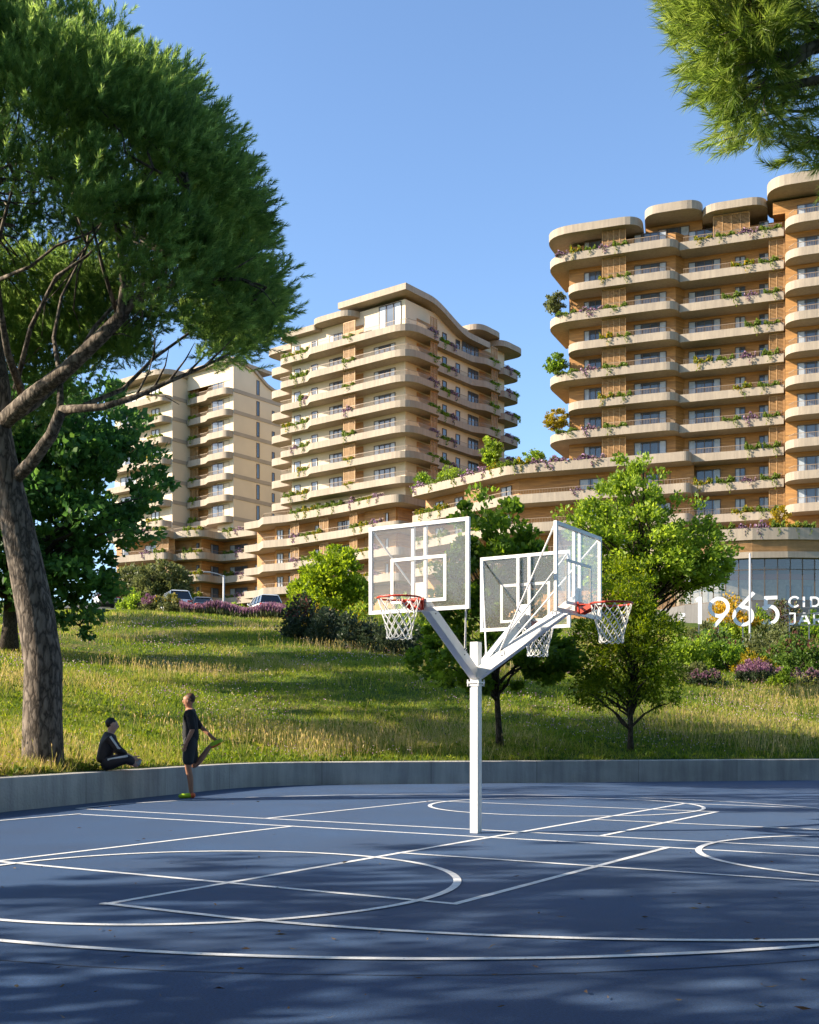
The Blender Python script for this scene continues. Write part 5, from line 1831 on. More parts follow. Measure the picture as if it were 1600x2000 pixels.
b.build('trunk', M['pinebark'], rp, smooth=True)

# trees standing left of the frame: their shade dapples the court and the slope ------
def shade_tree(label, x, y, h_, r_, nc, seed, leaf=.3, per=34, zc=.72, name='broadleaf_tree', cr=.55):
    z = max(0, hill(x, y))
    broadleaf(name, label, 'tree', (x, y, z), [(0, 0, h_ * zc, r_, r_, h_ * .24), (r_ * .4, -r_ * .3, h_ * (zc - .1), r_ * .7, r_ * .7, h_ * .18)], nc, per, leaf, 'leaf_dark', .2, seed=seed, clump_r=cr, shell=.1, hole=.0, limbs=20, group='trees left of the frame shading the court')


shade_tree('sparse tree outside the left edge, closest to the viewer', -15.5, 1.6, 12, 4.6, 260, 201, .2, 24, cr=.34)
shade_tree('sparse tree outside the left edge, beside the near three-point line', -15.5, 6.7, 11.5, 3.0, 160, 202, .2, 24, cr=.34)
shade_tree('low tree outside the left edge, closest to the court corner', -9.6, 3.2, 7.5, 2.8, 130, 203, .2, 22, cr=.3)
shade_tree('tall tree on the bank outside the left edge, behind the pine', -20.5, 29, 15, 3.8, 230, 205)
shade_tree('slim tree just behind the wall outside the left edge, behind the pine', -17, 25.8, 15.5, 2.7, 170, 210)
shade_tree('tall tree outside the left edge, a little up the slope', -23.5, 37, 17, 4.2, 260, 206)
shade_tree('tall tree outside the left edge, halfway up the slope', -27, 46, 17, 4.4, 260, 207)
shade_tree('tall tree outside the left edge, in the upper slope', -32, 57, 18, 5.0, 280, 208)
shade_tree('tall tree outside the left edge, near the car park', -38, 70, 17, 5.5, 260, 209)

# unseen canopies added overhead and behind the viewer to block sky light from the court
def canopy(label, x, y, zc, r_, nc, seed):
    by = min(y, -3.5) if abs(x) < 10 else y          # stems stand behind the viewer and lean forward
    broadleaf('sky_blocking_canopy', label, 'tree', (x, by, 0), [(0, y - by, zc, r_, r_, 1.5)], nc, 40, .5, 'leaf_dark', .3, (0, (y - by) * .9), seed=seed, clump_r=.9, shell=.1, hole=0, limbs=16, group='added canopies blocking sky light, above and behind the viewer')


canopy('added unseen canopy behind the viewer, left one of two', -6.5, -5, 12.5, 6.5, 200, 301)
canopy('added unseen canopy behind the viewer, right one of two', 5.5, -4, 12.8, 6.5, 200, 302)
canopy('added unseen canopy beyond the right edge of the court', 13.5, 13, 16.5, 6.0, 170, 303)
canopy('added unseen canopy high over the near left of the court', -4.6, 6.5, 16, 5.6, 210, 304)
canopy('added unseen canopy high over the near right of the court', 4.5, 8.0, 14.6, 6.5, 210, 305)
canopy('added unseen canopy right of the viewer', 12.5, 4, 12, 5.5, 170, 306)

# unseen mass of foliage added behind and beside the viewer, blocks low sky light
g = np.random.default_rng(411)
n = 2600
az = np.concatenate([g.uniform(R(-100), R(48), n // 2), g.uniform(R(172), R(262), n - n // 2)])   # right side and behind, then left-behind
rr = g.uniform(30, 40, n)
x = rr * np.cos(az); y = rr * np.sin(az)
left = x < -18
hmax = np.where(left, 8.5, 17) * (.8 + .2 * np.sin(az * 9) + .12 * np.sin(az * 23))
y = np.where((~left) & (y > 8), y * .75, y)
z = g.uniform(0, 1, n) ** .8 * hmax
q, idx = clump_leaves(g, np.stack([x, y, z], 1), np.full(n, 1.5), 26, .8, .5, .2)
tag(np_mesh('sky_blocking_foliage', q, 4, M['leaf_dark'], np.clip(g.normal(.4, .2, len(idx)), 0, 1)), kind='stuff')
# ------------------------------------------------------------------ meadow grass, dry stalks, flowers
def meadow_cover():
    g = np.random.default_rng(301)
    def spots(n, ymin, ymax, jx=2300, x0=-380):
        px = g.uniform(x0, x0 + jx, n)
        lo, hi = math.log(ymin), math.log(ymax)
        Y = np.exp(g.uniform(lo, hi, n))
        x = (px - 800) / F * Y
        d = wall_dist(x, Y)
        ok = (d > .42) & (d < 66)
        return x[ok], Y[ok], d[ok]
    def noise(x, y):
        return .5 + .25 * np.sin(x * .55 + 1.7 * np.sin(y * .23)) + .25 * np.sin(y * .43 + 1.3 * np.sin(x * .37 + 2)) + .12 * np.sin(x * 2.1 + y * 1.3)
    # green blades
    x, Y, d = spots(430000, 15, 88)
    z = g_of(d) + bumps(x, Y, d)
    k = Y / 30
    nz = noise(x, Y)
    dry = np.clip((nz - .44 + .16 * np.clip(1 - d / 9, 0, 1)) * 2.0, 0, 1)
    h_ = g.uniform(.05, .135, len(x)) * (1 + .7 * dry) * 1.0 * (1 + .25 * (k - 1).clip(0))
    wd_ = .010 * k.clip(.7)
    lean = g.normal(0, .45, (len(x), 2))
    a = g.uniform(0, 6.28, len(x))
    sx, sy = np.cos(a) * wd_, np.sin(a) * wd_
    p0 = np.stack([x - sx, Y - sy, z - .02], 1); p1 = np.stack([x + sx, Y + sy, z - .02], 1)
    p2 = np.stack([x + lean[:, 0] * h_, Y + lean[:, 1] * h_, z + h_], 1)
    q = np.stack([p0, p1, p2], 1).reshape(-1, 3)
    tone = np.clip(g.normal(.3, .15, len(x)) + dry * g.uniform(.1, .62, len(x)), 0, 1)
    tag(np_mesh('meadow_grass', q, 3, M['grass'], tone), kind='stuff')
    # dry seed stalks in drifts, thick along the wall
    x, Y, d = spots(155000, 15, 80)
    nz = noise(x + 3, Y * 1.1)
    pr = np.clip((nz - .6) * 1.6, 0, .7) + np.where(d < 2.0, .05 * (np.sin(x * .8) * .5 + .5), 0)
    ok = g.random(len(x)) < pr
    x, Y, d = x[ok], Y[ok], d[ok]
    z = g_of(d) + bumps(x, Y, d)
    k = Y / 30
    h_ = g.uniform(.22, .52, len(x))
    lean = g.normal(0, .2, (len(x), 2))
    a = g.uniform(0, 6.28, len(x))
    wd_ = .004 * k.clip(.8)
    sx, sy = np.cos(a) * wd_, np.sin(a) * wd_
    tip = np.stack([x + lean[:, 0] * h_, Y + lean[:, 1] * h_, z + h_], 1)
    b0 = np.stack([x, Y, z], 1)
    side = np.stack([sx, sy, 0 * sx], 1)
    q = np.stack([b0 - side, b0 + side, tip + side * .6, tip - side * .6], 1)
    hd = unit(tip - b0)
    q2 = leaf_quads(g, tip, hd, .11, .022).reshape(-1, 4, 3)
    qq = np.concatenate([q, q2]).reshape(-1, 3)
    tag(np_mesh('dry_grass', qq, 4, M['grass'], np.clip(g.normal(.82, .14, len(x) * 2), 0, 1)), kind='stuff')
    # clover heads and meadow flowers
    x, Y, d = spots(39000, 15, 75)
    nz = noise(x * 1.3 + 8, Y * .9)
    ok = g.random(len(x)) < np.clip((nz - .35) * .95, .05, 1)
    x, Y, d = x[ok], Y[ok], d[ok]
    z = g_of(d) + bumps(x, Y, d)
    k = (Y / 30).clip(.8)
    c = np.stack([x, Y, z + g.uniform(.09, .24, len(x))], 1)
    dd = unit(g.normal(0, .5, (len(x), 3)) + np.array([0, -.3, 1]))
    s_ = (.026 * k)[:, None]
    r = unit(np.cross(dd, g.normal(0, 1, dd.shape))); r2 = np.cross(dd, r)
    q = []
    for m_ in range(3):
        o_ = r * math.cos(m_ * 2.1) + r2 * math.sin(m_ * 2.1)
        q.append(np.stack([c - o_ * s_ * .6, c + dd * s_ * .7, c + o_ * s_ * .6, c - dd * s_ * .4], 1))
    q = np.stack(q, 1).reshape(-1, 3)
    tone = np.repeat(np.clip(g.beta(1.2, 1.0, len(x)), 0, 1), 3)
    tag(np_mesh('meadow_flowers', q, 4, M['meadow_flower'], tone), kind='stuff')
    # low leafy tufts that break the turf into clumps
    x, Y, d = spots(6800, 15, 70)
    z = g_of(d) + bumps(x, Y, d)
    c = np.stack([x, Y, z + .04], 1)
    rads = g.uniform(.09, .24, len(x)) * (Y / 30).clip(.8, 1.6)
    q, idx = clump_leaves(g, c, rads, 12, .11, .045, .7, None, .55)
    tone = np.clip(g.normal(.28, .14, len(c))[idx] + g.normal(0, .07, len(idx)), 0, 1)
    tag(np_mesh('meadow_tufts', q, 4, M['grass'], tone), kind='stuff')


meadow_cover()

# a few fallen needles and leaf bits on the court
g = np.random.default_rng(512)
n = 230
px = g.uniform(-200, 1800, n); py = 1440 + 560 * g.random(n) ** 1.3
Yc_ = F * HC / (py - HY); xc_ = (px - 800) / F * Yc_
ok = (wall_dist(xc_, Yc_) < -.15) & (Yc_ < 24)
c = np.stack([xc_[ok], Yc_[ok], np.full(ok.sum(), .012)], 1)
d = unit(np.stack([g.normal(0, 1, len(c)), g.normal(0, 1, len(c)), g.normal(0, .08, len(c))], 1))
M['litter'] = leaf_mat('dry_leaf_litter', [(.06, .035, .02), (.11, .07, .035), (.17, .13, .06)], .2)
tag(np_mesh('leaf_litter', leaf_quads(g, c, d, .05, .01, .6), 4, M['litter'], g.random(len(c))), kind='stuff')

# ------------------------------------------------------------------ white sign letters
def flat_shape(b, pts, O, ux, th=.14, wd=.1):
    """stroke along a polyline in the sign's plane, with real thickness"""
    n = Vector((ux.y, -ux.x, 0))
    P_ = [Vector((O.x + ux.x * p[0], O.y + ux.y * p[0], O.z + p[1])) for p in pts]
    k = len(P_)
    vs, fs = [], []
    for i in range(k):
        t = (P_[min(i + 1, k - 1)] - P_[max(i - 1, 0)]).normalized()
        s_ = t.cross(n).normalized()
        for o_, q in ((wd / 2, 0), (-wd / 2, 0), (-wd / 2, th), (wd / 2, th)):
            vs.append(P_[i] + s_ * o_ - n * q)
    for i in range(k - 1):
        for j in range(4):
            fs.append((i * 4 + j, i * 4 + (j + 1) % 4, (i + 1) * 4 + (j + 1) % 4, (i + 1) * 4 + j))
    fs += [(3, 2, 1, 0), tuple((k - 1) * 4 + j for j in range(4))]
    b.add(vs, fs)


def arc(cx_, cy_, r, a0, a1, n=28):
    return [(cx_ + r * math.cos(R(a0 + (a1 - a0) * i / n)), cy_ + r * math.sin(R(a0 + (a1 - a0) * i / n))) for i in range(n + 1)]


YS = 68.0
SU = Vector((.955, -.297, 0))
ppm = F / YS                                  # photo pixels per metre at the sign
def so_(px, py): return Vector(at(px, py, YS))
sg = thing('number_sign', 'large white free-standing numerals 1965 among the shrubs', 'sign', so_(1440, 1225))
def glyph(name, strokes, px, py, wd, parent):
    """strokes in photo pixels measured from (px, py), y upwards"""
    b = MB()
    O = so_(px, py)
    for i, st in enumerate(strokes):
        flat_shape(b, [(x / ppm, y / ppm) for x, y in st], O + Vector((0, .004 * i, 0)), SU, .16, wd / ppm)
    return b.build(name, M['white_sign'], parent)
glyph('digit', [[(-4.5, 46), (3, 50)], [(3.2, 53.5), (3.2, 0)]], 1364, 1219, 7.2, sg)
glyph('digit', [arc(0, 33, 17, 0, 360, 44), [(14.6, 24), (-8, -4)]], 1404.5, 1219, 7, sg)
glyph('digit', [arc(0, 16, 17, 0, 360, 44), [(-14.6, 25), (20, 61)]], 1452, 1219, 7, sg)
glyph('digit', [[(15, 50.5), (-9.5, 50.5)], [(-6.6, 50), (-6.6, 27)], arc(-1.5, 17, 17, 128, -128, 34)[:]], 1503, 1218, 7, sg)
glyph('dash', [[(-6, 0), (3, 13)], [(-6, 12), (4, 12)]], 1334, 1212, 5, sg)
for px_ in (1366, 1404, 1452, 1503):
    p = so_(px_, 1219)
    b = MB()
    b.tube([(p.x, YS + .1, p.z + .3), (p.x, YS + .1, hill(p.x, YS) - .2)], .04, 6)
    b.build('support_post', M['steel'], sg)
s2 = thing('letter_sign', 'small white free-standing letters CID over JAR at the right edge', 'sign', so_(1575, 1222))
gl = {'C': [arc(0, 10, 9.6, 40, 320, 26)], 'I': [[(0, 0), (0, 20)]], 'D': [[(-6, 0), (-6, 20)], [(-7.5, 18.6), (0, 18.6)] + arc(0, 10, 8.6, 90, -90, 20) + [(-7.5, 1.4)]],
      'J': [[(-5.5, 21), (4.5, 21), (4.5, 6)] + arc(-1.5, 6, 6, 0, -140, 14)], 'A': [[(-10, 0), (0, 22)], [(0, 22), (10, 0)], [(-6.5, 6.5), (6.5, 6.5)]],
      'R': [[(-5, 0), (-5, 22)], [(-6.4, 20.6), (2, 20.6)] + arc(2, 14.6, 6, 90, -90, 16) + [(-6.4, 8.6)], [(1, 8.5), (9, 0)]]}
for ch, px_, py_ in (('C', 1552, 1185.5), ('I', 1570.5, 1185.5), ('D', 1591, 1185.5), ('J', 1548, 1219), ('A', 1571, 1219), ('R', 1596, 1219)):
    glyph('letter', gl[ch], px_, py_, 3.8, s2)
b = MB()
for z_ in (1187, 1199, 1221):
    p, q = so_(1540, z_), so_(1612, z_)
    b.beam((p.x, YS + .25, p.z), (p.x + 2.0, YS + .25 - .6, q.z), .05, .05)
for px_ in (1545, 1580, 1610):
    p = so_(px_, 1187)
    b.tube([(p.x, YS + .32 - .3 * (p.x - so_(1540, 0).x), p.z), (p.x, YS + .32 - .3 * (p.x - so_(1540, 0).x), hill(p.x, YS) - .2)], .035, 6)
b.build('support_frame', M['steel'], s2)

# poles -----------------------------------------------------------------------------
def pole(name, label, cat, px, ytop, Yv, r, arm=None):
    x = (px - 800) / F * Yv
    z0 = hill(x, Yv); z1 = at(px, ytop, Yv)[2]
    t = thing(name, label, cat, (x, Yv, z0))
    b = MB(); b.tube([(x, Yv, z0 - .2), (x, Yv, z0 + .8), (x, Yv, z1)], [r * 1.25, r * 1.15, r], 10); b.build('post', M['grey_pole'], t, smooth=True)
    if arm:
        b = MB(); b.tube([(x, Yv, z1 - .06), (x - arm * .5, Yv - .3, z1 + .12), (x - arm, Yv - .5, z1 + .22)], .045, 7); b.build('arm', M['grey_pole'], t)
        b = MB(); b.box((x - arm - .25, Yv - .55, z1 + .22), (.62, .24, .09), .2); b.build('lamp_head', M['grey_pole'], t, bevel=.02)
    else:
        b = MB(); b.tube([(x, Yv, z1), (x, Yv, z1 + .12)], [r * 1.3, r * .4], 8); b.build('cap', M['grey_pole'], t)
    return t


pole('street_lamp', 'slender grey street lamp beside the parked cars', 'street lamp', 437, 1124, 99, .085, 1.1)
pole('flag_pole', 'thin pale pole standing in front of the numeral 6', 'pole', 1465, 1084, 66, .055)

# ------------------------------------------------------------------ cars
M['car_white'] = mat('car_paint_white', (.78, .78, .77), .18, .02, 1, spec=.8)
M['car_dark'] = mat('car_paint_dark', (.16, .17, .19), .2, .02, 1, spec=.8)
M['car_glass'] = mat('car_glass', (.015, .018, .022), .05, 0, spec=.9)
M['tyre'] = mat('tyre_rubber', (.02, .02, .02), .85, 0)
M['alloy'] = mat('alloy_wheel', (.45, .45, .46), .3, 0, metal=.9)
M['tail'] = mat('tail_light_red', (.45, .015, .01), .2, 0)
M['trim'] = mat('car_trim', (.03, .03, .03), .6, 0)


def loft(b, secs, m=0):
    k = len(secs[0])
    vs = [p for s_ in secs for p in s_]
    fs = []
    for i in range(len(secs) - 1):
        for j in range(k):
            fs.append((i * k + j, i * k + (j + 1) % k, (i + 1) * k + (j + 1) % k, (i + 1) * k + j))
    fs += [tuple(range(k - 1, -1, -1)), tuple((len(secs) - 1) * k + j for j in range(k))]
    b.add(vs, fs, m)


def car(name, label, px, Yv, heading, paint, h_=1.68, L_=4.6, W_=1.86, estate=True):
    """heading: direction the nose points, in plan; modelled nose along +y, then turned"""
    x = (px - 800) / F * Yv
    z = hill(x, Yv)
    t = thing(name, label, 'car', (x, Yv, z), 'cars parked at the top of the slope')
    rz = heading
    Mx = Matrix.Translation((x, Yv, z)) @ Matrix.Rotation(rz, 4, 'Z')
    def put(b):
        b.v = [tuple(Mx @ Vector(p)) for p in b.v]; return b
    hw = W_ / 2
    def ring(y, zlo, zhi, w_, r=.16):
        return [(-w_ + r * .5, y, zlo), (w_ - r * .5, y, zlo), (w_, y, zlo + r), (w_, y, (zlo + zhi) / 2), (w_ - .05, y, zhi - r * .6), (w_ - .16, y, zhi), (-w_ + .16, y, zhi), (-w_ + .05, y, zhi - r * .6), (-w_, y, (zlo + zhi) / 2), (-w_, y, zlo + r)]
    bl = h_ * .59                             # belt line
    b = MB()
    yr, yf = -L_ / 2, L_ / 2
    loft(b, [ring(yr, .42, bl - .22, hw - .12), ring(yr + .07, .30, bl - .03, hw - .05), ring(yr + .5, .22, bl, hw), ring(0, .2, bl, hw), ring(yf - 1.35, .2, bl - .02, hw), ring(yf - .5, .22, bl - .2, hw - .03), ring(yf - .08, .3, bl - .33, hw - .12), ring(yf, .42, bl - .48, hw - .2)])
    body = put(b).build('body', M[paint], t, bevel=.03)
    # cabin: glasshouse with a painted roof
    yb = yr + (.10 if estate else .75); yt = yr + (.42 if estate else 1.35)
    def cab(y, z_, w_):
        return [(-w_, y, z_), (w_, y, z_)]
    b = MB()
    lo = [(-hw + .05, yb, bl - .02), (hw - .05, yb, bl - .02), (hw - .05, yf - 1.2, bl - .03), (-hw + .05, yf - 1.2, bl - .03)]
    hi = [(-hw + .26, yt, h_ - .07), (hw - .26, yt, h_ - .07), (hw - .26, yf - 2.05, h_ - .06), (-hw + .26, yf - 2.05, h_ - .06)]
    b.add(lo + hi, [(0, 1, 5, 4), (1, 2, 6, 5), (2, 3, 7, 6), (3, 0, 4, 7), (4, 5, 6, 7)])
    put(b).build('windows', M['car_glass'], t)
    b = MB()
    rf = [(-hw + .24, yt - .09, h_ - .075), (hw - .24, yt - .09, h_ - .075), (hw - .24, yf - 1.98, h_ - .08), (-hw + .24, yf - 1.98, h_ - .08)]
    rt_ = [(-hw + .34, yt - .02, h_), (hw - .34, yt - .02, h_), (hw - .34, yf - 2.12, h_ - .01), (-hw + .34, yf - 2.12, h_ - .01)]
    b.add(rf + rt_, [(3, 2, 1, 0), (0, 1, 5, 4), (1, 2, 6, 5), (2, 3, 7, 6), (3, 0, 4, 7), (4, 5, 6, 7)])
    put(b).build('roof', M[paint], t)
    for sx_ in (-1, 1):                      # pillars
        b = MB()
        def pil(y0, y1, w0):
            b.beam((sx_ * (hw - .045), y0, bl - .02), (sx_ * (hw - .25), y1, h_ - .06), w0, .035, up=(0, 1, 0))
        pil(yb + .03, yt + .02, .09); pil(yf - 1.22, yf - 2.07, .07)
        pil(-.25, -.35, .07)
        pil(yr + 1.15, yr + 1.2, .09)
        put(b).build('pillar', M[paint], t)
        b = MB(); b.box((sx_ * (hw - .22), yr + .03, bl - .18), (.36, .12, .17)); b.box((sx_ * (hw - .06), yr + .2, bl - .17), (.1, .3, .13))
        put(b).build('tail_light', M['tail'], t, bevel=.02)
        for y_ in (yr + .85, yf - .9):
            b = MB(); b.tube([(sx_ * (hw - .22), y_, .33), (sx_ * (hw + .01), y_, .33)], .33, 20)
            wh = put(b).build('wheel', M['tyre'], t)
            b = MB(); b.tube([(sx_ * (hw - .1), y_, .33), (sx_ * (hw + .018), y_, .33)], .215, 16)
            put(b).build('rim', M['alloy'], wh)
        b = MB(); b.box((sx_ * (hw + .09), yf - 1.55, bl + .06), (.2, .1, .13)); put(b).build('mirror', M[paint], t, bevel=.03)
    b = MB(); b.box((0, yr + .0, .43), (W_ - .3, .1, .2)); put(b).build('bumper', M['trim'], t, bevel=.02)
    b = MB(); b.box((0, yr + .025, bl - .3), (.5, .06, .12)); put(b).build('number_plate', M['white'], t)
    return t


car('parked_car', 'white sport utility car with dark windows, nearest the olive tree', 341, 91, R(24), 'car_white', 1.75, 4.6)
car('parked_car', 'dark grey saloon between the two white cars', 392, 96, R(22), 'car_dark', 1.42, 4.5, 1.8, False)
car('parked_car', 'white estate car right of the street lamp', 514, 94, R(24), 'car_white', 1.62, 4.7)
car('parked_car', 'pale car almost hidden behind the dark tree at far left', 205, 97, R(24), 'car_white', 1.5, 4.4)
# asphalt strip of the car park
b = MB()
pk = [(150, 90), (560, 90), (600, 108), (120, 108)]
N_ = 24
vs, fs = [], []
for i in range(N_ + 1):
    for Yv in (90, 96, 102, 108):
        x = (100 + 480 * i / N_ - 800) / F * Yv
        vs.append((x, Yv, hill(x, Yv) + .03))
for i in range(N_):
    for j in range(3):
        fs.append((i * 4 + j, (i + 1) * 4 + j, (i + 1) * 4 + j + 1, i * 4 + j + 1))
b.add(vs, fs)
tag(b.build('parking_lane', M['asphalt']), kind='structure')
# ------------------------------------------------------------------ people
M['skin_tan'] = mat('skin_tanned', (.36, .17, .10), .55, .08, 12)
M['skin_pale'] = mat('skin_pale', (.52, .31, .24), .55, .08, 12)
M['black_cloth'] = mat('black_cloth', (.010, .010, .012), .85, .2, 6, .15, 40)
M['navy_cloth'] = mat('near_black_tracksuit', (.014, .012, .018), .7, .2, 6, .15, 40)
M['short_cloth'] = mat('dark_shorts', (.02, .023, .026), .8, .2, 6, .15, 40)
M['white_stripe'] = mat('white_stripe', (.62, .62, .62), .7, 0)
M['hair_black'] = mat('black_hair', (.012, .010, .009), .6, .3, 30)
M['hair_brown'] = mat('brown_hair', (.07, .028, .014), .6, .3, 30)
M['shoe_lime'] = mat('lime_shoe', (.42, .62, .02), .5, .1, 10)
M['shoe_orange'] = mat('orange_shoe', (.75, .12, .02), .5, .1, 10)
M['shoe_grey'] = mat('grey_shoe', (.4, .42, .44), .6, .1, 10)
M['eye'] = mat('eye_dark', (.02, .015, .012), .2, 0)


def skin_mesh(name, joints, edges, mats, parent, Mx, sub=2, faces_mat=None):
    """joints: list of (x, y, z, rx, ry); grows one surface along the edges"""
    me = bpy.data.meshes.new(name)
    me.from_pydata([tuple(Mx @ Vector(j[:3])) for j in joints], edges, [])
    o = bpy.data.objects.new(name, me)
    COL.objects.link(o)
    lay = me.skin_vertices[0].data if len(me.skin_vertices) else None
    md = o.modifiers.new('skin', 'SKIN')
    if not len(me.skin_vertices):
        me.attributes  # older layouts
        bpy.context.view_layer.objects.active = o
    sv = me.skin_vertices[0].data if len(me.skin_vertices) else None
    if sv is None:
        raise RuntimeError('no skin layer')
    seen, adj = set(), {}
    for a, c in edges:
        adj.setdefault(a, []).append(c); adj.setdefault(c, []).append(a)
    for i, j in enumerate(joints):
        sv[i].radius = (j[3] * SCALE_, (j[4] if len(j) > 4 else j[3]) * SCALE_)
        sv[i].use_root = False
    for i in range(len(joints)):             # one root in every connected chain
        if i in seen: continue
        st = [i]; sv[i].use_root = True
        while st:
            q = st.pop()
            if q in seen: continue
            seen.add(q); st += adj.get(q, [])
    md.use_smooth_shade = True
    sd = o.modifiers.new('subsurf', 'SUBSURF'); sd.levels = sub; sd.render_levels = sub
    dg = bpy.context.evaluated_depsgraph_get()
    new = bpy.data.meshes.new_from_object(o.evaluated_get(dg))
    bpy.data.objects.remove(o)
    new.name = name
    off = Vector((0, 0, 0)); q_ = parent
    while q_ is not None:
        off += q_.location; q_ = q_.parent
    for v in new.vertices: v.co -= off
    new.materials.clear()
    for q in (mats if isinstance(mats, (list, tuple)) else [mats]): new.materials.append(q)
    new.polygons.foreach_set('use_smooth', [True] * len(new.polygons))
    r = bpy.data.objects.new(name, new); COL.objects.link(r); r.parent = parent
    return r


def hand(J, E, wrist_i, wpos, direc, side, curl=.5):
    """palm joined to the wrist; four fingers and a side thumb as their own chains rooted in the palm"""
    d = Vector(direc).normalized(); s_ = Vector(side).normalized()
    up_ = d.cross(s_)
    w_ = Vector(wpos)
    p1 = w_ + d * .05; p2 = w_ + d * .09
    a = len(J); J.append((*p1, .036, .018)); J.append((*p2, .034, .015)); E += [(wrist_i, a), (a, a + 1)]
    for k, ln in enumerate((.068, .078, .072, .056)):
        o_ = s_ * (.027 - .018 * k)
        q0 = w_ + d * .085 + o_
        q1 = q0 + d * ln * .5 - up_ * curl * .012
        q2 = q1 + (d * (1 - .5 * curl) - up_ * curl * .8).normalized() * ln * .3
        q3 = q2 + (d * (1 - curl) - up_ * curl * 1.2).normalized() * ln * .25
        i = len(J); J += [(*q0, .0088), (*q1, .0085), (*q2, .008), (*q3, .0065)]; E += [(i, i + 1), (i + 1, i + 2), (i + 2, i + 3)]
    q0 = w_ + d * .035 + s_ * .026
    q1 = q0 + (d * .6 + s_ * .8).normalized() * .04
    q2 = q1 + (d * .9 + s_ * .2 - up_ * .3 * curl).normalized() * .034
    i = len(J); J += [(*q0, .011), (*q1, .010), (*q2, .008)]; E += [(i, i + 1), (i + 1, i + 2)]


def frame(loc, fwd, scale):
    f = Vector((fwd[0], fwd[1], 0)).normalized(); l = Vector((-f.y, f.x, 0))
    return Matrix(((f.x * scale, l.x * scale, 0, loc[0]), (f.y * scale, l.y * scale, 0, loc[1]), (0, 0, scale, loc[2]), (0, 0, 0, 1)))


def head_bits(t, Mx, hc, body_joints, hairm, beard=None):
    """eyes, mouth and hair for a head centred at hc (local), facing +x"""
    def ell(name, c, r, m, n=10, zmin=None):
        b = MB(); vs, fs = [], []
        nu, nv = 14, 9
        for i in range(nv + 1):
            ph = math.pi * i / nv
            for j in range(nu):
                th = 2 * math.pi * j / nu
                vs.append(Mx @ Vector((c[0] + r[0] * math.sin(ph) * math.cos(th), c[1] + r[1] * math.sin(ph) * math.sin(th), c[2] + r[2] * math.cos(ph))))
        for i in range(nv):
            for j in range(nu):
                fs.append((i * nu + j, (i + 1) * nu + j, (i + 1) * nu + (j + 1) % nu, i * nu + (j + 1) % nu))
        if name == 'hair':                   # tousled surface
            gg = np.random.default_rng(3)
            o_ = Mx @ Vector(c)
            vs = [o_ + (v - o_) * (1 + gg.uniform(-.10, .13)) for v in vs]
        b.add(vs, fs)
        return b.build(name, m, t, smooth=True)
    for s_ in (-1, 1):
        ell('eye', (hc[0] + .074, hc[1] + s_ * .033, hc[2] + .012), (.010, .014, .008), M['eye'])
        ell('ear', (hc[0] - .005, hc[1] + s_ * .082, hc[2] - .01), (.022, .012, .034), body_joints)
    ell('mouth', (hc[0] + .066, hc[1], hc[2] - .052), (.010, .024, .007), M['shoe_orange'] if False else M['red_lip'])
    ell('nose', (hc[0] + .080, hc[1], hc[2] - .016), (.019, .013, .026), body_joints)
    # hair: cap set back on the skull
    ell('hair', (hc[0] - .034, hc[1], hc[2] + .036), (.090, .088, .086), hairm)
    if beard:
        ell('beard', (hc[0] + .034, hc[1], hc[2] - .064), (.044, .05, .034), beard)


M['red_lip'] = mat('lips', (.30, .09, .07), .5, 0)

# standing man: on one leg, holding the other foot behind him ----------------------
SCALE_ = 1.055
loc = (*gp(372, 1559), 0)
pm = thing('person', 'man in black top and shorts standing on one leg, holding his other foot behind', 'person', (loc[0], loc[1], 0))
Mx = frame((loc[0], loc[1], .0), (-1, -.12), SCALE_)
J = [(0, 0, .97, .135, .115), (-.01, 0, 1.10, .125, .10), (.005, 0, 1.29, .155, .115), (.0, 0, 1.43, .13, .095), (.012, 0, 1.50, .056), (.032, 0, 1.56, .072), (.038, 0, 1.64, .108, .104), (.02, 0, 1.715, .09),
     (0, .10, .92, .098), (.03, .10, .70, .082), (.03, .095, .50, .058), (-.005, .09, .34, .056), (-.02, .085, .10, .038), (-.045, .085, .045, .036), (.10, .09, .035, .036), (.185, .095, .03, .026),
     (0, -.10, .92, .098), (-.02, -.10, .71, .082), (-.05, -.10, .51, .058), (-.19, -.10, .68, .055), (-.31, -.10, .86, .038), (-.355, -.10, .885, .036), (-.43, -.10, .93, .034), (-.50, -.10, .965, .025),
     (0, .185, 1.42, .062), (-.06, .235, 1.17, .044), (.0, .235, 1.03, .038), (.05, .22, .93, .028),
     (0, -.185, 1.42, .062), (-.15, -.24, 1.20, .044), (-.26, -.21, 1.10, .037), (-.36, -.155, 1.01, .028)]
E = [(0, 1), (1, 2), (2, 3), (3, 4), (4, 5), (5, 6), (6, 7), (0, 8), (8, 9), (9, 10), (10, 11), (11, 12), (12, 13), (13, 14), (14, 15), (0, 16), (16, 17), (17, 18), (18, 19), (19, 20), (20, 21), (21, 22), (22, 23), (3, 24), (24, 25), (25, 26), (26, 27), (3, 28), (28, 29), (29, 30), (30, 31)]
hand(J, E, 27, J[27][:3], (.35, 0, -1), (1, 0, .3), .35)
hand(J, E, 31, J[31][:3], (-.7, .45, -.5), (.2, .8, .5), .8)
body = skin_mesh('body', J, E, M['skin_tan'], pm, Mx)
gr = .014
def sub(idx, extra):
    mp = {}
    out = []
    for i in idx:
        j = J[i]; mp[i] = len(out)
        out.append((j[0], j[1], j[2], j[3] + extra, (j[4] if len(j) > 4 else j[3]) + extra))
    return out, [(mp[a], mp[c]) for a, c in E if a in mp and c in mp]
jj, ee = sub([0, 1, 2, 3, 24, 25, 28, 29], .016)
jj[0] = (0, 0, .885, .185, .16)
jj[1] = (-.005, 0, 1.10, .18, .148)
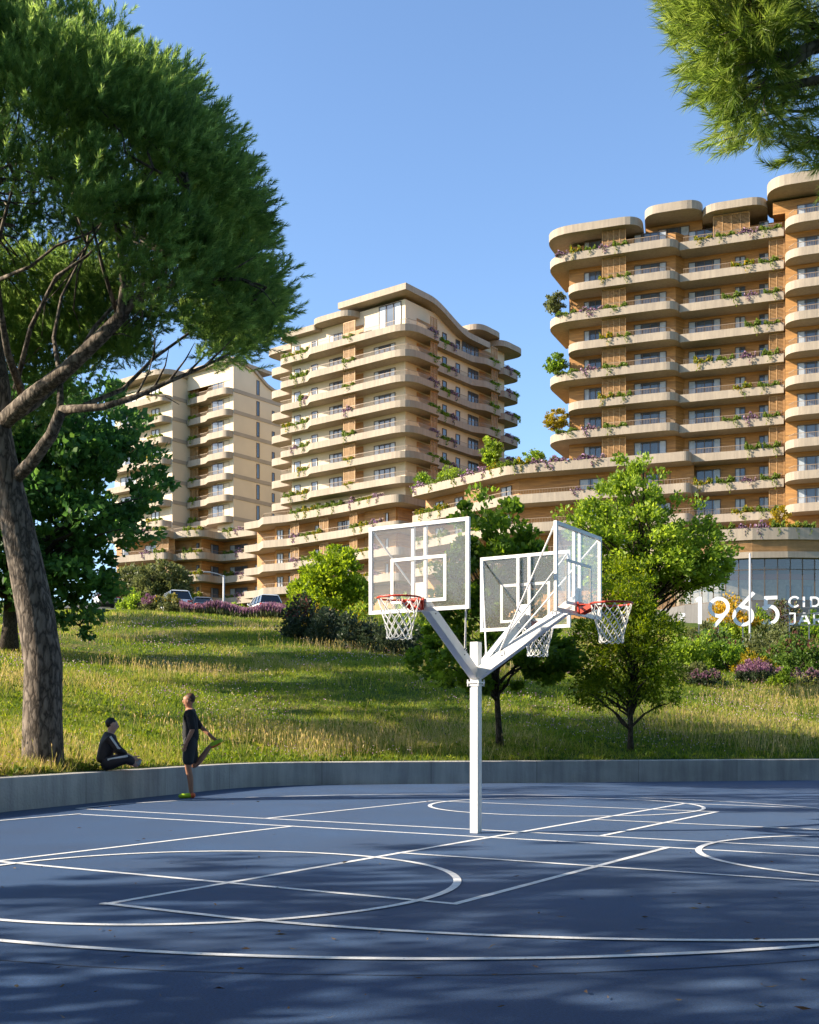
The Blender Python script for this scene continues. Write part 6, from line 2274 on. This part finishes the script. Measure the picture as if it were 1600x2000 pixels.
jj[2] = (.005, 0, 1.29, .172, .132)
jj[5] = (-.055, .235, 1.12, .06); jj[7] = (-.16, -.24, 1.16, .06)
jj.append((.008, 0, 1.475, .085)); ee.append((3, len(jj) - 1))
skin_mesh('long_top', jj, ee, M['black_cloth'], pm, Mx)
jj = [(-.005, 0, 1.16, .150, .125), (0, 0, .95, .165, .14), (0, .10, .88, .118), (.028, .10, .72, .11), (.034, .10, .53, .105), (0, -.10, .88, .118), (-.02, -.10, .72, .108), (-.04, -.10, .55, .102)]
skin_mesh('shorts', jj, [(0, 1), (1, 2), (2, 3), (3, 4), (1, 5), (5, 6), (6, 7)], M['short_cloth'], pm, Mx)
sh = skin_mesh('shoe', [(-.05, .085, .075, .044), (-.05, .085, .05, .046), (.05, .088, .05, .047), (.13, .092, .042, .045), (.2, .095, .036, .03)], [(0, 1), (1, 2), (2, 3), (3, 4)], M['shoe_lime'], pm, Mx)
skin_mesh('heel', [(-.055, .085, .10, .052), (-.05, .085, .045, .058), (.0, .086, .04, .054)], [(0, 1), (1, 2)], M['shoe_orange'], sh, Mx)

sh2 = skin_mesh('shoe', [(-.31, -.10, .90, .044), (-.345, -.10, .885, .045), (-.42, -.10, .925, .044), (-.49, -.10, .96, .04), (-.53, -.10, .98, .028)], [(0, 1), (1, 2), (2, 3), (3, 4)], M['shoe_lime'], pm, Mx)
skin_mesh('sole', [(-.33, -.10, .845, .03), (-.42, -.10, .885, .026), (-.5, -.10, .925, .024)], [(0, 1), (1, 2)], M['shoe_orange'], sh2, Mx)
for c_ in ():
    for k_ in c_.children: k_.location = (pm.location - Vector((0, 0, 0))) * 0
head_bits(pm, Mx, (.037, 0, 1.632), M['skin_tan'], M['hair_brown'], M['hair_brown'])

# seated man: on the wall, soles together, holding his feet -------------------------
SCALE_ = 1.06
Ys = 19.6
xs = (203 - 800) / F * Ys
sp_ = thing('person', 'man in black tracksuit with white sleeve stripes sitting on the wall holding his feet', 'person', (xs, Ys, .5))
Mx = frame((xs, Ys, .505), (.92, .39), SCALE_)
J = [(0, 0, .105, .14, .12), (.01, 0, .22, .125, .105), (.06, 0, .40, .15, .11), (.085, 0, .54, .125, .095), (.105, 0, .605, .056), (.128, 0, .66, .072), (.145, 0, .74, .108, .104), (.125, 0, .815, .09),
     (.04, .11, .105, .10), (.18, .24, .16, .085), (.33, .34, .20, .062), (.42, .20, .13, .058), (.49, .09, .09, .038), (.50, .05, .06, .036), (.55, .045, .13, .034), (.58, .04, .19, .025),
     (.04, -.11, .105, .10), (.18, -.24, .16, .085), (.33, -.34, .20, .062), (.42, -.20, .13, .058), (.49, -.09, .09, .038), (.50, -.05, .06, .036), (.55, -.045, .13, .034), (.58, -.04, .19, .025),
     (.085, .185, .52, .062), (.20, .24, .34, .046), (.33, .17, .26, .038), (.46, .10, .20, .028),
     (.085, -.185, .52, .062), (.20, -.24, .34, .046), (.33, -.17, .26, .038), (.46, -.10, .20, .028)]
hand(J, E2 := [(0, 1), (1, 2), (2, 3), (3, 4), (4, 5), (5, 6), (6, 7), (0, 8), (8, 9), (9, 10), (10, 11), (11, 12), (12, 13), (13, 14), (14, 15), (0, 16), (16, 17), (17, 18), (18, 19), (19, 20), (20, 21), (21, 22), (22, 23), (3, 24), (24, 25), (25, 26), (26, 27), (3, 28), (28, 29), (29, 30), (30, 31)], 27, J[27][:3], (.8, -.35, -.35), (.2, .5, .8), .8)
E = E2
hand(J, E, 31, J[31][:3], (.8, .35, -.35), (.2, -.5, .8), .8)
skin_mesh('body', J, E, M['skin_pale'], sp_, Mx)
jj, ee = sub([0, 1, 2, 3, 24, 25, 26, 28, 29, 30], .018)
jj[1] = (.005, 0, .22, .155, .135); jj[2] = (.055, 0, .40, .185, .145); jj[3] = (.075, 0, .535, .185, .165)
jj.append((.10, 0, .605, .10)); ee.append((3, len(jj) - 1))
skin_mesh('track_top', jj, ee, M['navy_cloth'], sp_, Mx)
jj, ee = sub([0, 1, 8, 9, 10, 11, 16, 17, 18, 19], .018)
jj[0] = (0, 0, .13, .165, .145)
jj[1] = (.008, 0, .26, .15, .13)
skin_mesh('track_trousers', jj, ee, M['navy_cloth'], sp_, Mx)
for s_ in (-1, 1):
    for nm, pts, off in (('sleeve_stripe', [(.085, .185, .52), (.20, .24, .34), (.33, .17, .26)], .064), ('trouser_stripe', [(.06, .14, .125), (.18, .24, .16), (.33, .34, .20)], .098)):
        b = MB()
        P_ = [Vector((p[0], p[1] * s_, p[2])) for p in pts]
        Q = []
        for i in range(9):
            f = i / 8 * 2
            j = min(1, int(f)); p = P_[j].lerp(P_[j + 1], f - j)
            o_ = off * (1 - .12 * f) if nm == 'sleeve_stripe' else off * (1 - .14 * f)
            Q.append(Mx @ (p + Vector((-.25, s_ * .75, .55)).normalized() * o_))
        b.tube(Q, .021, 6)
        b.build(nm, M['white_stripe'], sp_, smooth=True)
    skin_mesh('shoe', [(.50, .055 * s_, .075, .043), (.55, .047 * s_, .12, .042), (.585, .042 * s_, .18, .034)], [(0, 1), (1, 2)], M['shoe_grey'], sp_, Mx)
head_bits(sp_, Mx, (.144, 0, .734), M['skin_pale'], M['hair_black'])
